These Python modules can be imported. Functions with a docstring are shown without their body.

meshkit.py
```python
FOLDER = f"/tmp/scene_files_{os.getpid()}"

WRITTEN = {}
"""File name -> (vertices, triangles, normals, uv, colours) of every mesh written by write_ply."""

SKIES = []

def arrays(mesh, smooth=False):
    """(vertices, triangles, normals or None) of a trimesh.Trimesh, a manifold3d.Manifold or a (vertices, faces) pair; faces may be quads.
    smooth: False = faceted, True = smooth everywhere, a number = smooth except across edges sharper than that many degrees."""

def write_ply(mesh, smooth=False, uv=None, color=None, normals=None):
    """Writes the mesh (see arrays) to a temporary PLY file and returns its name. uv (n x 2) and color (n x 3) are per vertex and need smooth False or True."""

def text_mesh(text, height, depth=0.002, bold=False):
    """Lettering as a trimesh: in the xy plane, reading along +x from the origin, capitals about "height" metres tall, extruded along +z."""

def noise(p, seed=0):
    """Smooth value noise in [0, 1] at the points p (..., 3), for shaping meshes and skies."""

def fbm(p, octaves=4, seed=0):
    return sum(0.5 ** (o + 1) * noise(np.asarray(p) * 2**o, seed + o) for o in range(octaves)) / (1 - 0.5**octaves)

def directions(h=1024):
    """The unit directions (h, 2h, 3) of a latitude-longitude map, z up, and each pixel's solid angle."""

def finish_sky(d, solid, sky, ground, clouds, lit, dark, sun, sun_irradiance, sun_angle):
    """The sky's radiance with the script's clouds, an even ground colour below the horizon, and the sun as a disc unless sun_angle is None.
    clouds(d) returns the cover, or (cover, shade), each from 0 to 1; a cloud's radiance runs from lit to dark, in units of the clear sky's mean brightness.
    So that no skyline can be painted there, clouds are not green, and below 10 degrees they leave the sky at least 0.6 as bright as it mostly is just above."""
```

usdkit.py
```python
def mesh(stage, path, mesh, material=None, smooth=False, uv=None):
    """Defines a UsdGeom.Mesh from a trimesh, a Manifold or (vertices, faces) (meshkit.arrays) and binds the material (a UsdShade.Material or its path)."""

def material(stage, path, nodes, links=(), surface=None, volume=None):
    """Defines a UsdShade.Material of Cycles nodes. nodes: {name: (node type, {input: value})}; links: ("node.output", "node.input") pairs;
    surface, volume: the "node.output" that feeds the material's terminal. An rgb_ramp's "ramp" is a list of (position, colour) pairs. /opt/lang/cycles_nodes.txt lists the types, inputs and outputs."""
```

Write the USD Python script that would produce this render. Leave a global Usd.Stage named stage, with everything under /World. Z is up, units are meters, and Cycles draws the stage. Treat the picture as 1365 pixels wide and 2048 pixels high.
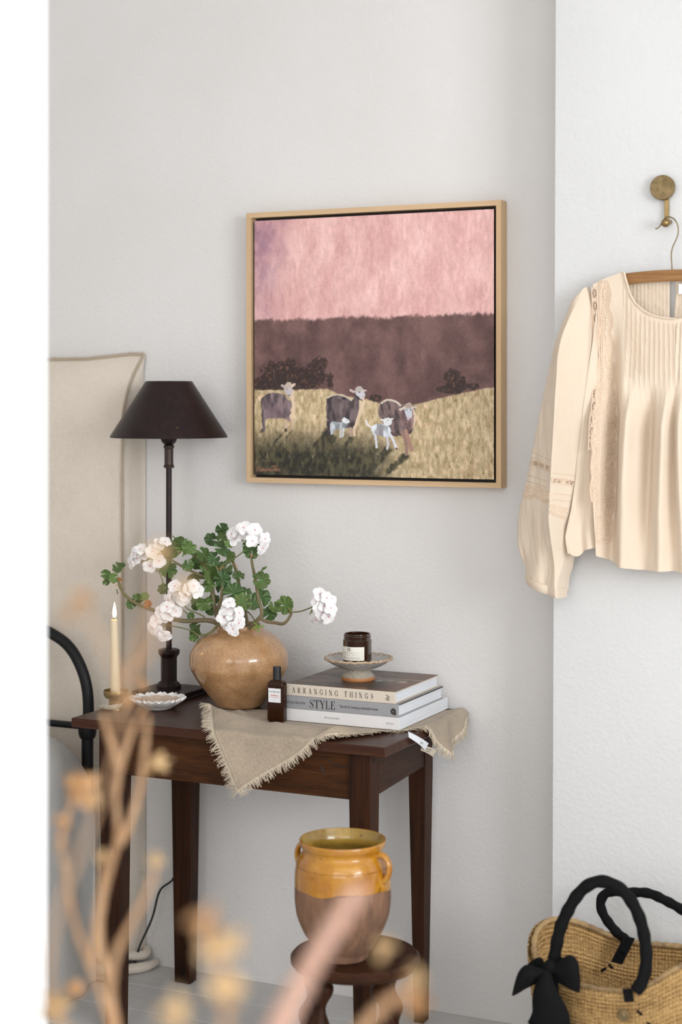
import math, random
import numpy as np
import trimesh
import usdkit, meshkit
from pxr import Usd, UsdGeom, UsdLux, UsdShade, Gf, Sdf, Vt
from scipy.interpolate import CubicSpline, PchipInterpolator
from shapely.geometry import Polygon, LineString, Point
from shapely import affinity, union_all, contains_xy

stage = Usd.Stage.CreateInMemory()
UsdGeom.SetStageUpAxis(stage, 'Z'); UsdGeom.SetStageMetersPerUnit(stage, 1.0)
UsdGeom.Xform.Define(stage, '/World'); UsdGeom.Scope.Define(stage, '/World/Looks')
rnd = random.Random(7); RS = np.random.RandomState(11)

# ------------------------------------------------------------------ camera
FPX = 3384.0; YAW = math.atan2(1588.0, FPX); EYE = np.array([0, -3.83, 1.49]); HORIZON = 798.0
s_, c_ = math.sin(YAW), math.cos(YAW)
FWD, RGT = np.array([-s_, c_, 0]), np.array([c_, s_, 0])
cam = UsdGeom.Camera.Define(stage, '/World/camera')
cam.AddTranslateOp().Set(Gf.Vec3d(*EYE))
cam.AddRotateXYZOp().Set(Gf.Vec3f(90, 0, math.degrees(YAW)))
cam.CreateHorizontalApertureAttr(24.0); cam.CreateVerticalApertureAttr(36.0)
cam.CreateFocalLengthAttr(FPX / 1365 * 24.0)
cam.CreateVerticalApertureOffsetAttr(-(1024 - HORIZON) / 1365 * 24.0)
cam.CreateFStopAttr(2.0); cam.CreateFocusDistanceAttr(3.95)
cam.CreateClippingRangeAttr(Gf.Vec2f(0.05, 100)); cam.CreateExposureAttr(-0.47)

# ------------------------------------------------------------------ light: unseen side window, added rear fill, sky
def rect_light(name, loc, rot, w, h, inten, col=(1, 1, 1)):
    l = UsdLux.RectLight.Define(stage, '/World/' + name)
    l.AddTranslateOp().Set(Gf.Vec3d(*loc)); l.AddRotateXYZOp().Set(Gf.Vec3f(*rot))
    l.CreateWidthAttr(w); l.CreateHeightAttr(h); l.CreateIntensityAttr(inten); l.CreateColorAttr(Gf.Vec3f(*col))
rect_light('unseen_window_daylight', (2.86, -3.1, 1.95), (0, 90, 0), 1.7, 2.3, 17.5, (0.94, 0.98, 1.03))  # out of view, placed to light the room from the right
rect_light('rear_fill_light', (-0.3, -5.15, 1.9), (90, 0, 0), 3.4, 1.9, 3.5, (1.0, 0.975, 0.95))  # fill light added behind the camera to soften the shade
dome = UsdLux.DomeLight.Define(stage, '/World/sky'); dome.CreateIntensityAttr(0.55); dome.CreateColorAttr(Gf.Vec3f(0.92, 0.96, 1.0))

# ------------------------------------------------------------------ projection helpers: a pixel of the photograph to a point of a world plane
def ray(px, py):
    px, py = np.asarray(px, float), np.asarray(py, float)
    u, v = (px - 682.5) / FPX, (py - HORIZON) / FPX
    return FWD + u[..., None] * RGT - v[..., None] * np.array([0, 0, 1.0])
def _hit(px, py, axis, val):
    d = ray(px, py); k = (val - EYE[axis]) / d[..., axis]
    return EYE + d * np.asarray(k)[..., None]
def aty(px, py, y): return _hit(px, py, 1, y)
def atz(px, py, z): return _hit(px, py, 2, z)
def atx(px, py, x): return _hit(px, py, 0, x)
def atd(px, py, dist):
    return EYE + ray(px, py) * np.asarray(dist)[..., None]

def lin(r, g, b):
    c = np.array([r, g, b]) / 255.0
    return tuple(np.where(c <= .04045, c / 12.92, ((c + .055) / 1.055) ** 2.4))

# ------------------------------------------------------------------ prim helpers
_used = {}
def numbered(parent, name):
    k = _used.get((parent, name), 0); _used[(parent, name)] = k + 1
    return name if k == 0 else f'{name}_{k:03d}'
class T:
    """a thing: an Xform at the thing's base, its parts in local metres"""
    def __init__(self, name, label, cat, base, group=None):
        self.path = '/World/' + numbered('/World', name); self.base = np.array(base, float)
        x = UsdGeom.Xform.Define(stage, self.path); x.AddTranslateOp().Set(Gf.Vec3d(*self.base))
        p = x.GetPrim(); p.SetCustomDataByKey('label', label); p.SetCustomDataByKey('category', cat)
        if group: p.SetCustomDataByKey('group', group)
    def part(self, name, mesh, mat, smooth=35, under=None, label=None, kind=None, col=None, uv=None):
        parent = under or self.path
        path = parent + '/' + numbered(parent, name)
        return put(path, mesh, mat, smooth, self.base, label=label, kind=kind, col=col, uv=uv)
def arr(mesh):
    if hasattr(mesh, 'vertices'): return np.array(mesh.vertices, float), np.array(mesh.faces)
    v, f = mesh; f = np.asarray(f, int)
    if f.shape[1] == 4: f = np.vstack([f[:, [0, 1, 2]], f[:, [0, 2, 3]]])
    return np.asarray(v, float), f
def put(path, mesh, mat, smooth=35, base=(0, 0, 0), label=None, kind=None, col=None, uv=None):
    v, f = arr(mesh); v = v - np.asarray(base)
    if col is not None or uv is not None: smooth = bool(smooth)
    m = usdkit.mesh(stage, path, (v, f), '/World/Looks/' + mat, smooth=smooth, uv=uv)
    m.CreateDoubleSidedAttr(True)
    if col is not None:
        UsdGeom.PrimvarsAPI(m).CreatePrimvar('tint', Sdf.ValueTypeNames.Color3fArray, 'vertex').Set(Vt.Vec3fArray.FromNumpy(np.asarray(col, np.float32)))
    p = m.GetPrim()
    if label: p.SetCustomDataByKey('label', label)
    if kind: p.SetCustomDataByKey('kind', kind)
    return path
def single(name, mesh, mat, label, cat, smooth=35, **k):
    path = '/World/' + numbered('/World', name); put(path, mesh, mat, smooth, label=label, **k)
    stage.GetPrimAtPath(path).SetCustomDataByKey('category', cat); return path
def structure(name, mesh, mat, label=None, cat=None, smooth=False, parent=None, uv=None):
    path = (parent or '/World') + '/' + name
    put(path, mesh, mat, smooth, kind='structure' if parent is None else None, uv=uv)
    p = stage.GetPrimAtPath(path)
    if parent is None and label: p.SetCustomDataByKey('label', label); p.SetCustomDataByKey('category', cat)
    return path

# ------------------------------------------------------------------ shape helpers
def cat(*ms):
    vs, fs, n = [], [], 0
    for m in ms:
        v, f = arr(m); vs.append(v); fs.append(f + n); n += len(v)
    return np.vstack(vs), np.vstack(fs)
def box(x0, x1, y0, y1, z0, z1, b=0.0):
    if b <= 0:
        m = trimesh.creation.box((x1 - x0, y1 - y0, z1 - z0)); m.apply_translation(((x0 + x1) / 2, (y0 + y1) / 2, (z0 + z1) / 2)); return arr(m)
    pts = []
    for X, sx in ((x0, 1), (x1, -1)):
        for Y, sy in ((y0, 1), (y1, -1)):
            for Z, sz in ((z0, 1), (z1, -1)):
                pts += [(X, Y + sy * b, Z + sz * b), (X + sx * b, Y, Z + sz * b), (X + sx * b, Y + sy * b, Z)]
    return arr(trimesh.convex.convex_hull(np.array(pts)))
def hull(pts): return arr(trimesh.convex.convex_hull(np.asarray(pts, float)))
def grid_faces(nu, nv, wu=False, wv=False):
    i, j = np.meshgrid(np.arange(nu if wu else nu - 1), np.arange(nv if wv else nv - 1), indexing='ij')
    a = i * nv + j; b = i * nv + (j + 1) % nv; c = ((i + 1) % nu) * nv + (j + 1) % nv; d = ((i + 1) % nu) * nv + j
    return np.stack([a, b, c, d], -1).reshape(-1, 4)
def lathe(profile, n=64, c=(0, 0, 0), warp=None):
    pr = np.asarray(profile, float); a = np.arange(n) * 2 * np.pi / n
    P = np.stack([pr[:, None, 0] * np.cos(a), pr[:, None, 0] * np.sin(a), np.broadcast_to(pr[:, None, 1], (len(pr), n))], -1)
    if warp is not None: P = warp(P, a)
    f = grid_faces(len(pr), n, wv=True)
    v = P.reshape(-1, 3) + np.asarray(c)
    return v, f[:, ::-1]
def smooth_profile(pts, n=60):
    p = np.asarray(pts, float); t = np.r_[0, np.cumsum(np.hypot(*np.diff(p, axis=0).T))]
    q = np.linspace(0, t[-1], n); return np.stack([PchipInterpolator(t, p[:, 0])(q), PchipInterpolator(t, p[:, 1])(q)], 1)
def spline(pts, n=40):
    p = np.asarray(pts, float); t = np.r_[0, np.cumsum(np.linalg.norm(np.diff(p, axis=0), axis=1))]
    if len(p) == 2: return p[0] + (p[1] - p[0]) * np.linspace(0, 1, n)[:, None]
    return CubicSpline(t, p)(np.linspace(0, t[-1], n))
def tube(pts, rad, sides=10, caps=True, flat=None):
    p = np.asarray(pts, float); n = len(p); r = np.broadcast_to(rad, (n,)).astype(float)
    t = np.gradient(p, axis=0); t /= np.linalg.norm(t, axis=1, keepdims=True) + 1e-12
    ref = np.array([0, 0, 1.0]) if abs(t[0, 2]) < .9 else np.array([1.0, 0, 0])
    a = np.cross(t[0], ref); a /= np.linalg.norm(a); A = [a]
    for k in range(1, n):
        a = A[-1] - t[k] * (A[-1] @ t[k]); a /= np.linalg.norm(a) + 1e-12; A.append(a)
    A = np.array(A); B = np.cross(t, A); g = np.arange(sides) * 2 * np.pi / sides
    fl = 1.0 if flat is None else flat
    v = p[:, None] + r[:, None, None] * (np.cos(g)[None, :, None] * A[:, None] + fl * np.sin(g)[None, :, None] * B[:, None])
    f = arr((v.reshape(-1, 3), grid_faces(n, sides, wv=True)))[1]; v = v.reshape(-1, 3)
    if caps:
        m = len(v); v = np.vstack([v, p[0], p[-1]]); k = np.arange(sides); k2 = (k + 1) % sides
        f = np.vstack([f, np.stack([np.full(sides, m), k2, k], 1), np.stack([np.full(sides, m + 1), (n - 1) * sides + k, (n - 1) * sides + k2], 1)])
    return v, f
def bar(a, b, r, sides=8, r2=None): return tube(np.linspace(a, b, 2), [r, r if r2 is None else r2], sides)
def vnormals(P):
    du, dv = np.gradient(P, axis=0), np.gradient(P, axis=1); n = np.cross(du, dv)
    return n / (np.linalg.norm(n, axis=2, keepdims=True) + 1e-15)
def sheet(P, th=0.0015):
    """a thick sheet from a grid of points"""
    nu, nv = P.shape[:2]; N = vnormals(P); A, B = P + N * th / 2, P - N * th / 2; n = nu * nv
    f = grid_faces(nu, nv); rim = []
    e = [(i, 0) for i in range(nu)] + [(nu - 1, j) for j in range(1, nv)] + [(i, nv - 1) for i in range(nu - 2, -1, -1)] + [(0, j) for j in range(nv - 2, 0, -1)]
    e = np.array([i * nv + j for i, j in e]); e2 = np.roll(e, -1)
    rim = np.stack([e, e2, e2 + n, e + n], 1)
    return np.vstack([A.reshape(-1, 3), B.reshape(-1, 3)]), np.vstack([f, f[:, ::-1] + n, rim])
def ico(c, r, sub=2, sc=(1, 1, 1)):
    m = trimesh.creation.icosphere(sub, 1.0); v, f = arr(m); return v * np.asarray(sc) * r + np.asarray(c), f
def extrude(poly, h):
    ms = [trimesh.creation.extrude_polygon(g, h, engine='earcut') for g in getattr(poly, 'geoms', [poly]) if g.area > 1e-12]
    return arr(trimesh.util.concatenate(ms))
def place(mesh, o, ex, ey, ez):
    """local x, y, z axes of a mesh to world"""
    v, f = arr(mesh); return np.asarray(o) + v @ np.array([ex, ey, ez], float), f

# ------------------------------------------------------------------ materials
def mat(name, nodes, links=(), surface='p.BSDF'): usdkit.material(stage, '/World/Looks/' + name, nodes, links, surface=surface); return name
def plain(name, col, rough=.5, bump=None, vary=None, **k):
    """bump: (scale, distance[, detail]); vary: (scale, colour2, low, high)"""
    n = {'p': ('principled_bsdf', {'base_color': col, 'roughness': rough, **k}), 't': ('texture_coordinate', {})}; l = []
    if vary:
        sc = vary[0]; n['m'] = ('mapping', {'scale': sc if np.ndim(sc) else (sc,) * 3}); l.append(('t.object', 'm.vector'))
        n['n'] = ('noise_texture', {'scale': 1.0, 'detail': 5.0, 'roughness': .6}); l.append(('m.vector', 'n.vector'))
        n['r'] = ('rgb_ramp', {'ramp': [(vary[2], col), (vary[3], vary[1])]}); l += [('n.fac', 'r.fac'), ('r.color', 'p.base_color')]
    if bump:
        sc = bump[0]; n['bm'] = ('mapping', {'scale': sc if np.ndim(sc) else (sc,) * 3}); l.append(('t.object', 'bm.vector'))
        n['bn'] = ('noise_texture', {'scale': 1.0, 'detail': bump[2] if len(bump) > 2 else 3.0}); l.append(('bm.vector', 'bn.vector'))
        n['b'] = ('bump', {'distance': bump[1], 'strength': 1.0}); l += [('bn.fac', 'b.height'), ('b.normal', 'p.normal')]
    return mat(name, n, l)
def tinted(name, rough=.5, bump=None, **k):
    n = {'p': ('principled_bsdf', {'roughness': rough, **k}), 'a': ('attribute', {'attribute': 'tint'})}; l = [('a.color', 'p.base_color')]
    if bump:
        n['t'] = ('texture_coordinate', {}); n['bm'] = ('mapping', {'scale': bump[0] if np.ndim(bump[0]) else (bump[0],) * 3}); l.append(('t.object', 'bm.vector'))
        n['bn'] = ('noise_texture', {'scale': 1.0, 'detail': 3.0}); l.append(('bm.vector', 'bn.vector'))
        n['b'] = ('bump', {'distance': bump[1], 'strength': 1.0}); l += [('bn.fac', 'b.height'), ('b.normal', 'p.normal')]
    return mat(name, n, l)
def wood(name, axis, dark, light, rough=.4, fine=170.0, along=5.0, coat=0.0, bump=.0006):
    sc = [fine] * 3; sc[axis] = along; sc2 = [22.0] * 3; sc2[axis] = 1.6
    n = {'t': ('texture_coordinate', {}), 'm': ('mapping', {'scale': sc}), 'm2': ('mapping', {'scale': sc2}),
         'n': ('noise_texture', {'scale': 1.0, 'detail': 4.0, 'roughness': .65, 'distortion': .4}), 'n2': ('noise_texture', {'scale': 1.0, 'detail': 3.0, 'distortion': 1.2}),
         'mx': ('mix_float', {'fac': .45}), 'r': ('rgb_ramp', {'ramp': [(.3, dark), (.72, light)]}),
         'b': ('bump', {'distance': bump, 'strength': .7}), 'p': ('principled_bsdf', {'roughness': rough, 'coat_weight': coat, 'coat_roughness': .25, 'specular_ior_level': .16})}
    l = [('t.object', 'm.vector'), ('t.object', 'm2.vector'), ('m.vector', 'n.vector'), ('m2.vector', 'n2.vector'), ('n.fac', 'mx.a'), ('n2.fac', 'mx.b'), ('mx.result', 'r.fac'),
         ('r.color', 'p.base_color'), ('n.fac', 'b.height'), ('b.normal', 'p.normal')]
    return mat(name, n, l)
def linen(name, col, col2, sx=(900, 900, 60), sy=(60, 900, 900), rough=.9, bump=.0006, tr=0.0, cloudy=9.0):
    n = {'t': ('texture_coordinate', {}), 'm': ('mapping', {'scale': sx}), 'm2': ('mapping', {'scale': sy}), 'n': ('noise_texture', {'scale': 1.0, 'detail': 2.0}), 'n2': ('noise_texture', {'scale': 1.0, 'detail': 2.0}),
         'mx': ('mix_float', {'fac': .5}), 'n3': ('noise_texture', {'scale': cloudy, 'detail': 3.0}), 'mx2': ('mix_float', {'fac': .3}), 'r': ('rgb_ramp', {'ramp': [(.34, col2), (.62, col)]}),
         'b': ('bump', {'distance': bump, 'strength': .8}), 'p': ('principled_bsdf', {'roughness': rough, 'specular_ior_level': .15, 'sheen_weight': .15})}
    l = [('t.object', 'm.vector'), ('t.object', 'm2.vector'), ('t.object', 'n3.vector'), ('m.vector', 'n.vector'), ('m2.vector', 'n2.vector'), ('n.fac', 'mx.a'), ('n2.fac', 'mx.b'), ('mx.result', 'mx2.a'), ('n3.fac', 'mx2.b'),
         ('mx2.result', 'r.fac'), ('r.color', 'p.base_color'), ('mx.result', 'b.height'), ('b.normal', 'p.normal')]
    if tr:
        n['tl'] = ('translucent_bsdf', {'color': col}); n['mc'] = ('mix_closure', {'fac': tr}); l += [('p.BSDF', 'mc.closure1'), ('tl.BSDF', 'mc.closure2'), ('b.normal', 'tl.normal')]
        return mat(name, n, l, 'mc.closure')
    return mat(name, n, l)

def plaster(name, col, col2):
    n = {'t': ('texture_coordinate', {}), 'n1': ('noise_texture', {'scale': 95.0, 'detail': 4.0, 'roughness': .55}), 'n2': ('noise_texture', {'scale': 14.0, 'detail': 3.0}), 'n3': ('noise_texture', {'scale': 2.2, 'detail': 4.0}),
         'mx': ('mix_float', {'fac': .42}), 'r': ('rgb_ramp', {'ramp': [(.35, col2), (.65, col)]}), 'b': ('bump', {'distance': .0042, 'strength': .55}),
         'p': ('principled_bsdf', {'roughness': .75, 'specular_ior_level': .3})}
    l = [('t.object', 'n1.vector'), ('t.object', 'n2.vector'), ('t.object', 'n3.vector'), ('n1.fac', 'mx.a'), ('n2.fac', 'mx.b'), ('mx.result', 'b.height'), ('b.normal', 'p.normal'), ('n3.fac', 'r.fac'), ('r.color', 'p.base_color')]
    return mat(name, n, l)
plaster('plaster', (.80, .775, .755), (.77, .745, .722))
plaster('plaster_pier', (.73, .725, .715), (.70, .695, .685))  # darker than the back wall to offset the strong light on the pier
plain('white_paint', (.88, .88, .88), .5)
plain('ceiling_paint', (.85, .85, .84), .8)
wood('floor_paint', 0, (.60, .585, .565), (.68, .665, .645), .42, 60, 2.0, bump=.0005)
DK, LT = (.0075, .0025, .0012), (.072, .024, .0085)
for ax, nm in enumerate('xyz'): wood('walnut_' + nm, ax, DK, LT, .48, coat=.0)
wood('apron_wood', 0, (.0075, .0025, .0010), (.105, .036, .009), .55, 240, 14.0, coat=.0)
wood('tabletop_wood', 0, (.018, .0062, .0036), (.085, .030, .015), .34, 150, 4.0, coat=.12)
wood('oak_x', 0, (.60, .40, .225), (.74, .53, .325), .5, 260, 6, bump=.0003)
wood('oak_z', 2, (.60, .40, .225), (.74, .53, .325), .5, 260, 6, bump=.0003)
wood('hanger_wood', 0, (.20, .095, .035), (.42, .22, .09), .5, 300, 12)
plain('black_liner', (.018, .014, .012), .6)
plain('bronze', (.016, .0085, .0085), .4, bump=(300, .0004), vary=((60, 60, 60), (.028, .012, .010), .4, .7), metallic=.2, specular_ior_level=.35)
plain('bronze_light', (.05, .03, .022), .42, metallic=.3)
plain('brass', (.36, .25, .11), .34, metallic=1.0, vary=((35, 35, 35), (.20, .13, .055), .4, .75))
plain('brass_old', (.30, .22, .115), .48, metallic=1.0, vary=((60, 60, 60), (.17, .12, .06), .35, .7))
plain('iron', (.006, .006, .0065), .5, specular_ior_level=.3)
plain('black_plastic', (.012, .012, .013), .42)
plain('cord', (.01, .01, .01), .5)
plain('wax', (.86, .67, .43), .5, subsurface_weight=.2, subsurface_scale=.02, subsurface_radius=(1, .6, .3))
plain('wick', (.02, .018, .016), .9)
mat('flame', {'t': ('texture_coordinate', {}), 's': ('separate_xyz', {}), 'm': ('map_range', {'from_min': .205, 'from_max': .245}), 'r': ('rgb_ramp', {'ramp': [(0, (1.0, .42, .12)), (.25, (1.0, .66, .30)), (.6, (1.0, .80, .48)), (1, (1.0, .50, .16))]}), 'p': ('emission', {'strength': 26.0})}, [('t.object', 's.vector'), ('s.z', 'm.value'), ('m.result', 'r.fac'), ('r.color', 'p.color')], surface='p.emission')
linen('headboard_linen', (.80, .715, .615), (.66, .58, .48), cloudy=6.0)
linen('seam_linen', (.50, .41, .31), (.40, .32, .235))
linen('bed_linen', (.60, .585, .56), (.48, .465, .44), cloudy=5.0)
linen('table_linen', (.53, .43, .325), (.30, .24, .175), (800, 800, 120), (120, 800, 800), bump=.0014)
plain('fringe_linen', (.70, .60, .47), .9, vary=(160.0, (.55, .45, .33), .4, .7))
linen('cotton', (.94, .81, .66), (.90, .75, .585), (1200, 1200, 120), (120, 1200, 1200), .85, .0003, .22, 12)
plain('lace', (.84, .66, .50), .9)
plain('lace_gap_shade', (.20, .105, .07), .9)  # dark colour standing for the shade inside the lace holes
plain('tuck_thread', (.76, .58, .41), .9)
plain('paper_white', (.86, .86, .88), .65)
plain('label_white', (.85, .85, .86), .5)
plain('label_cream', (.83, .80, .70), .6)
plain('satin_white', (.86, .87, .90), .4)
plain('satin_beige', (.66, .58, .44), .6)
plain('ink', (.03, .025, .022), .6)
plain('ink_brown', (.06, .045, .035), .6)
plain('ink_grey', (.28, .26, .25), .6)
plain('ink_red', (.62, .10, .08), .6)
plain('board_cream', (.72, .63, .52), .5)
plain('board_grey', (.35, .35, .36), .5)
plain('board_white', (.82, .80, .79), .5)
plain('page_edge', (.86, .88, .92), .7, bump=((3, 3, 1400), .0006), vary=((2, 2, 1100), (.66, .69, .74), .45, .72))
tinted('cover_print', .38)
tinted('oil_paint', .48, bump=(220, .0008))
tinted('leaf', .5, subsurface_weight=0.0, bump=(220, .0006))
tinted('petal', .6)
tinted('stem', .65, bump=(350, .0012))
plain('amber_glass', (.10, .030, .006), .06, transmission_weight=.75, ior=1.45, coat_weight=.3)
plain('amber_dark', (.030, .0085, .002), .08, transmission_weight=.12, ior=1.42, specular_ior_level=.35)
# ceramics
def speckled(name, base, base2, spot, scale=28, spots=260, rough=.3, coat=.0, thr=(.22, .3)):
    n = {'t': ('texture_coordinate', {}), 'n': ('noise_texture', {'scale': scale, 'detail': 6.0, 'roughness': .65}), 'v': ('noise_texture', {'scale': spots, 'detail': 1.0}), 'r': ('rgb_ramp', {'ramp': [(.35, base2), (.66, base)]}),
         'r2': ('rgb_ramp', {'ramp': [(thr[0], (1, 1, 1)), (thr[1], (0, 0, 0))]}), 'm': ('mix', {'color2': spot}), 'p': ('principled_bsdf', {'roughness': rough, 'coat_weight': coat, 'coat_roughness': .06}),
         'b': ('bump', {'distance': .0008, 'strength': .5})}
    l = [('t.object', 'n.vector'), ('t.object', 'v.vector'), ('n.fac', 'r.fac'), ('v.fac', 'r2.fac'), ('r.color', 'm.color1'), ('r2.color', 'm.fac'), ('m.color', 'p.base_color'), ('n.fac', 'b.height'), ('b.normal', 'p.normal')]
    return mat(name, n, l)
speckled('vase_glaze', (.60, .355, .175), (.42, .222, .098), (.24, .125, .055), 26, 620, .2, .7, (.34, .46))
speckled('stone_glaze', (.52, .49, .46), (.42, .395, .375), (.10, .065, .04), 40, 330, .35, .3, (.31, .38))
speckled('stone_rim', (.60, .49, .36), (.36, .22, .12), (.10, .06, .03), 160, 300, .5, 0, (.25, .33))
speckled('stone_foot', (.50, .45, .37), (.41, .36, .28), (.10, .07, .04), 60, 420, .5, .1, (.3, .38))
speckled('stone_orange', (.55, .23, .075), (.40, .17, .06), (.15, .08, .04), 60, 300, .5, 0)
speckled('ochre_glaze', (.58, .27, .016), (.38, .135, .008), (.14, .05, .012), 16, 90, .16, .8, (.2, .3))
speckled('ochre_inside', (.42, .26, .045), (.24, .14, .02), (.12, .06, .02), 22, 90, .25, .5, (.2, .3))
plain('bisque', (.27, .14, .078), .8, bump=((60, 60, 20), .0015), vary=((34, 34, 9), (.15, .078, .046), .35, .62))
speckled('shell_glaze', (.72, .67, .56), (.62, .52, .36), (.45, .26, .12), 60, 160, .25, .4)
plain('marble', (.84, .82, .79), .42, vary=(40.0, (.70, .60, .50), .5, .78))
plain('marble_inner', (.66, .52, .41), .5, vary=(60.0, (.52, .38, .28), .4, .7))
plain('shell_inner', (.66, .68, .72), .3)
plain('ribbon', (.0045, .0045, .005), .85, bump=((300, 300, 300), .0005), specular_ior_level=.18)
plain('dry_stem', (.36, .20, .10), .85, vary=(30.0, (.46, .29, .16), .4, .7))
plain('dry_pink', (.46, .27, .20), .85, vary=(20.0, (.52, .34, .26), .4, .7))
plain('dry_seed', (.50, .31, .14), .85, vary=(60.0, (.64, .46, .25), .35, .7))
plain('dry_husk', (.42, .21, .08), .85, vary=(60.0, (.52, .31, .15), .35, .7))
def weave(name, a, b):
    n = {'u': ('uvmap', {'attribute': 'st'}), 'm': ('mapping', {'scale': (1, 1, 1)}), 'w1': ('wave_texture', {'wave_type': 'bands', 'bands_direction': 'y', 'profile': 'sine', 'scale': 34.0, 'distortion': 1.6, 'detail': 2.0, 'detail_scale': 3.0}),
         'w2': ('wave_texture', {'wave_type': 'bands', 'bands_direction': 'x', 'profile': 'sine', 'scale': 42.0, 'distortion': 2.0, 'detail': 2.0, 'detail_scale': 2.0}),
         'n': ('noise_texture', {'scale': 60.0, 'detail': 4.0}), 'mx': ('mix_float', {'fac': .4}), 'mx2': ('mix_float', {'fac': .5}), 'r': ('rgb_ramp', {'ramp': [(.2, b), (.6, a)]}),
         'b': ('bump', {'distance': .004, 'strength': .8}), 'p': ('principled_bsdf', {'roughness': .6, 'specular_ior_level': .3})}
    l = [('u.UV', 'w1.vector'), ('u.UV', 'w2.vector'), ('u.UV', 'n.vector'), ('w1.fac', 'mx.a'), ('w2.fac', 'mx.b'), ('mx.result', 'mx2.a'), ('n.fac', 'mx2.b'), ('mx2.result', 'r.fac'), ('r.color', 'p.base_color'), ('mx.result', 'b.height'), ('b.normal', 'p.normal')]
    return mat(name, n, l)
weave('straw', (.62, .39, .155), (.20, .10, .03))
plain('straw_rim', (.50, .33, .15), .65, bump=((900, 60, 60), .003), vary=((28, 28, 28), (.28, .18, .09), .45, .65))
plain('straw_strand', (.64, .41, .165), .65, vary=((90, 90, 90), (.30, .165, .055), .4, .65))

# ================================================================== the room
RX, RY, RZ = 2.70, -4.75, 3.0
structure('wall_back', box(-3.7, RX, 0, .12, -.06, RZ), 'plaster', 'off-white rough plaster wall behind the table and painting', 'wall')
PIER = -.16
e0, e1 = aty(1105, 2048, PIER), aty(1112.5, 0, PIER); k = (e1[0] - e0[0]) / (e1[2] - e0[2])
xa, xb = e0[0] - k * e0[2], e0[0] + k * (RZ - e0[2])
structure('wall_right', hull([(xa, PIER, 0), (xb, PIER, RZ), (xa, -.0005, 0), (xb, -.0005, RZ), (RX, PIER, 0), (RX, PIER, RZ), (RX, -.0005, 0), (RX, -.0005, RZ)]), 'plaster_pier', 'brighter projecting plaster wall behind the hanging blouse', 'wall')
structure('wall_left', box(-1.56, -1.436, -2.2, -1.775, 0, RZ, .004), 'white_paint', 'blurred bright white wall end at the left edge', 'wall')
structure('wall_far_left', box(-3.82, -3.7, RY, .12, 0, RZ), 'plaster')
WY0, WY1, WZ0, WZ1 = -4.2, -2.0, 1.1, 2.8
structure('unseen_wall_window_side', cat(box(RX, RX + .12, RY, WY0, 0, RZ), box(RX, RX + .12, WY1, .12, 0, RZ), box(RX, RX + .12, WY0, WY1, 0, WZ0), box(RX, RX + .12, WY0, WY1, WZ1, RZ)), 'plaster')  # out of view, set where the side window light comes in
structure('unseen_window_1', cat(box(RX + .03, RX + .08, WY0, WY1, WZ0, WZ0 + .06), box(RX + .03, RX + .08, WY0, WY1, WZ1 - .06, WZ1), *[box(RX + .03, RX + .08, y - .03, y + .03, WZ0, WZ1) for y in np.linspace(WY0 + .03, WY1 - .03, 4)], box(RX + .03, RX + .08, WY0, WY1, 1.9, 1.94)), 'white_paint')  # unseen window, sized and placed for the light from the right
structure('added_wall_rear', cat(box(-3.7, -2.1, RY - .12, RY, 0, RZ), box(1.6, RX, RY - .12, RY, 0, RZ), box(-2.1, 1.6, RY - .12, RY, 2.85, RZ), box(-2.1, 1.6, RY - .12, RY, 0, .9)), 'plaster')  # added behind the camera, its opening made for the rear fill light
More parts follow.
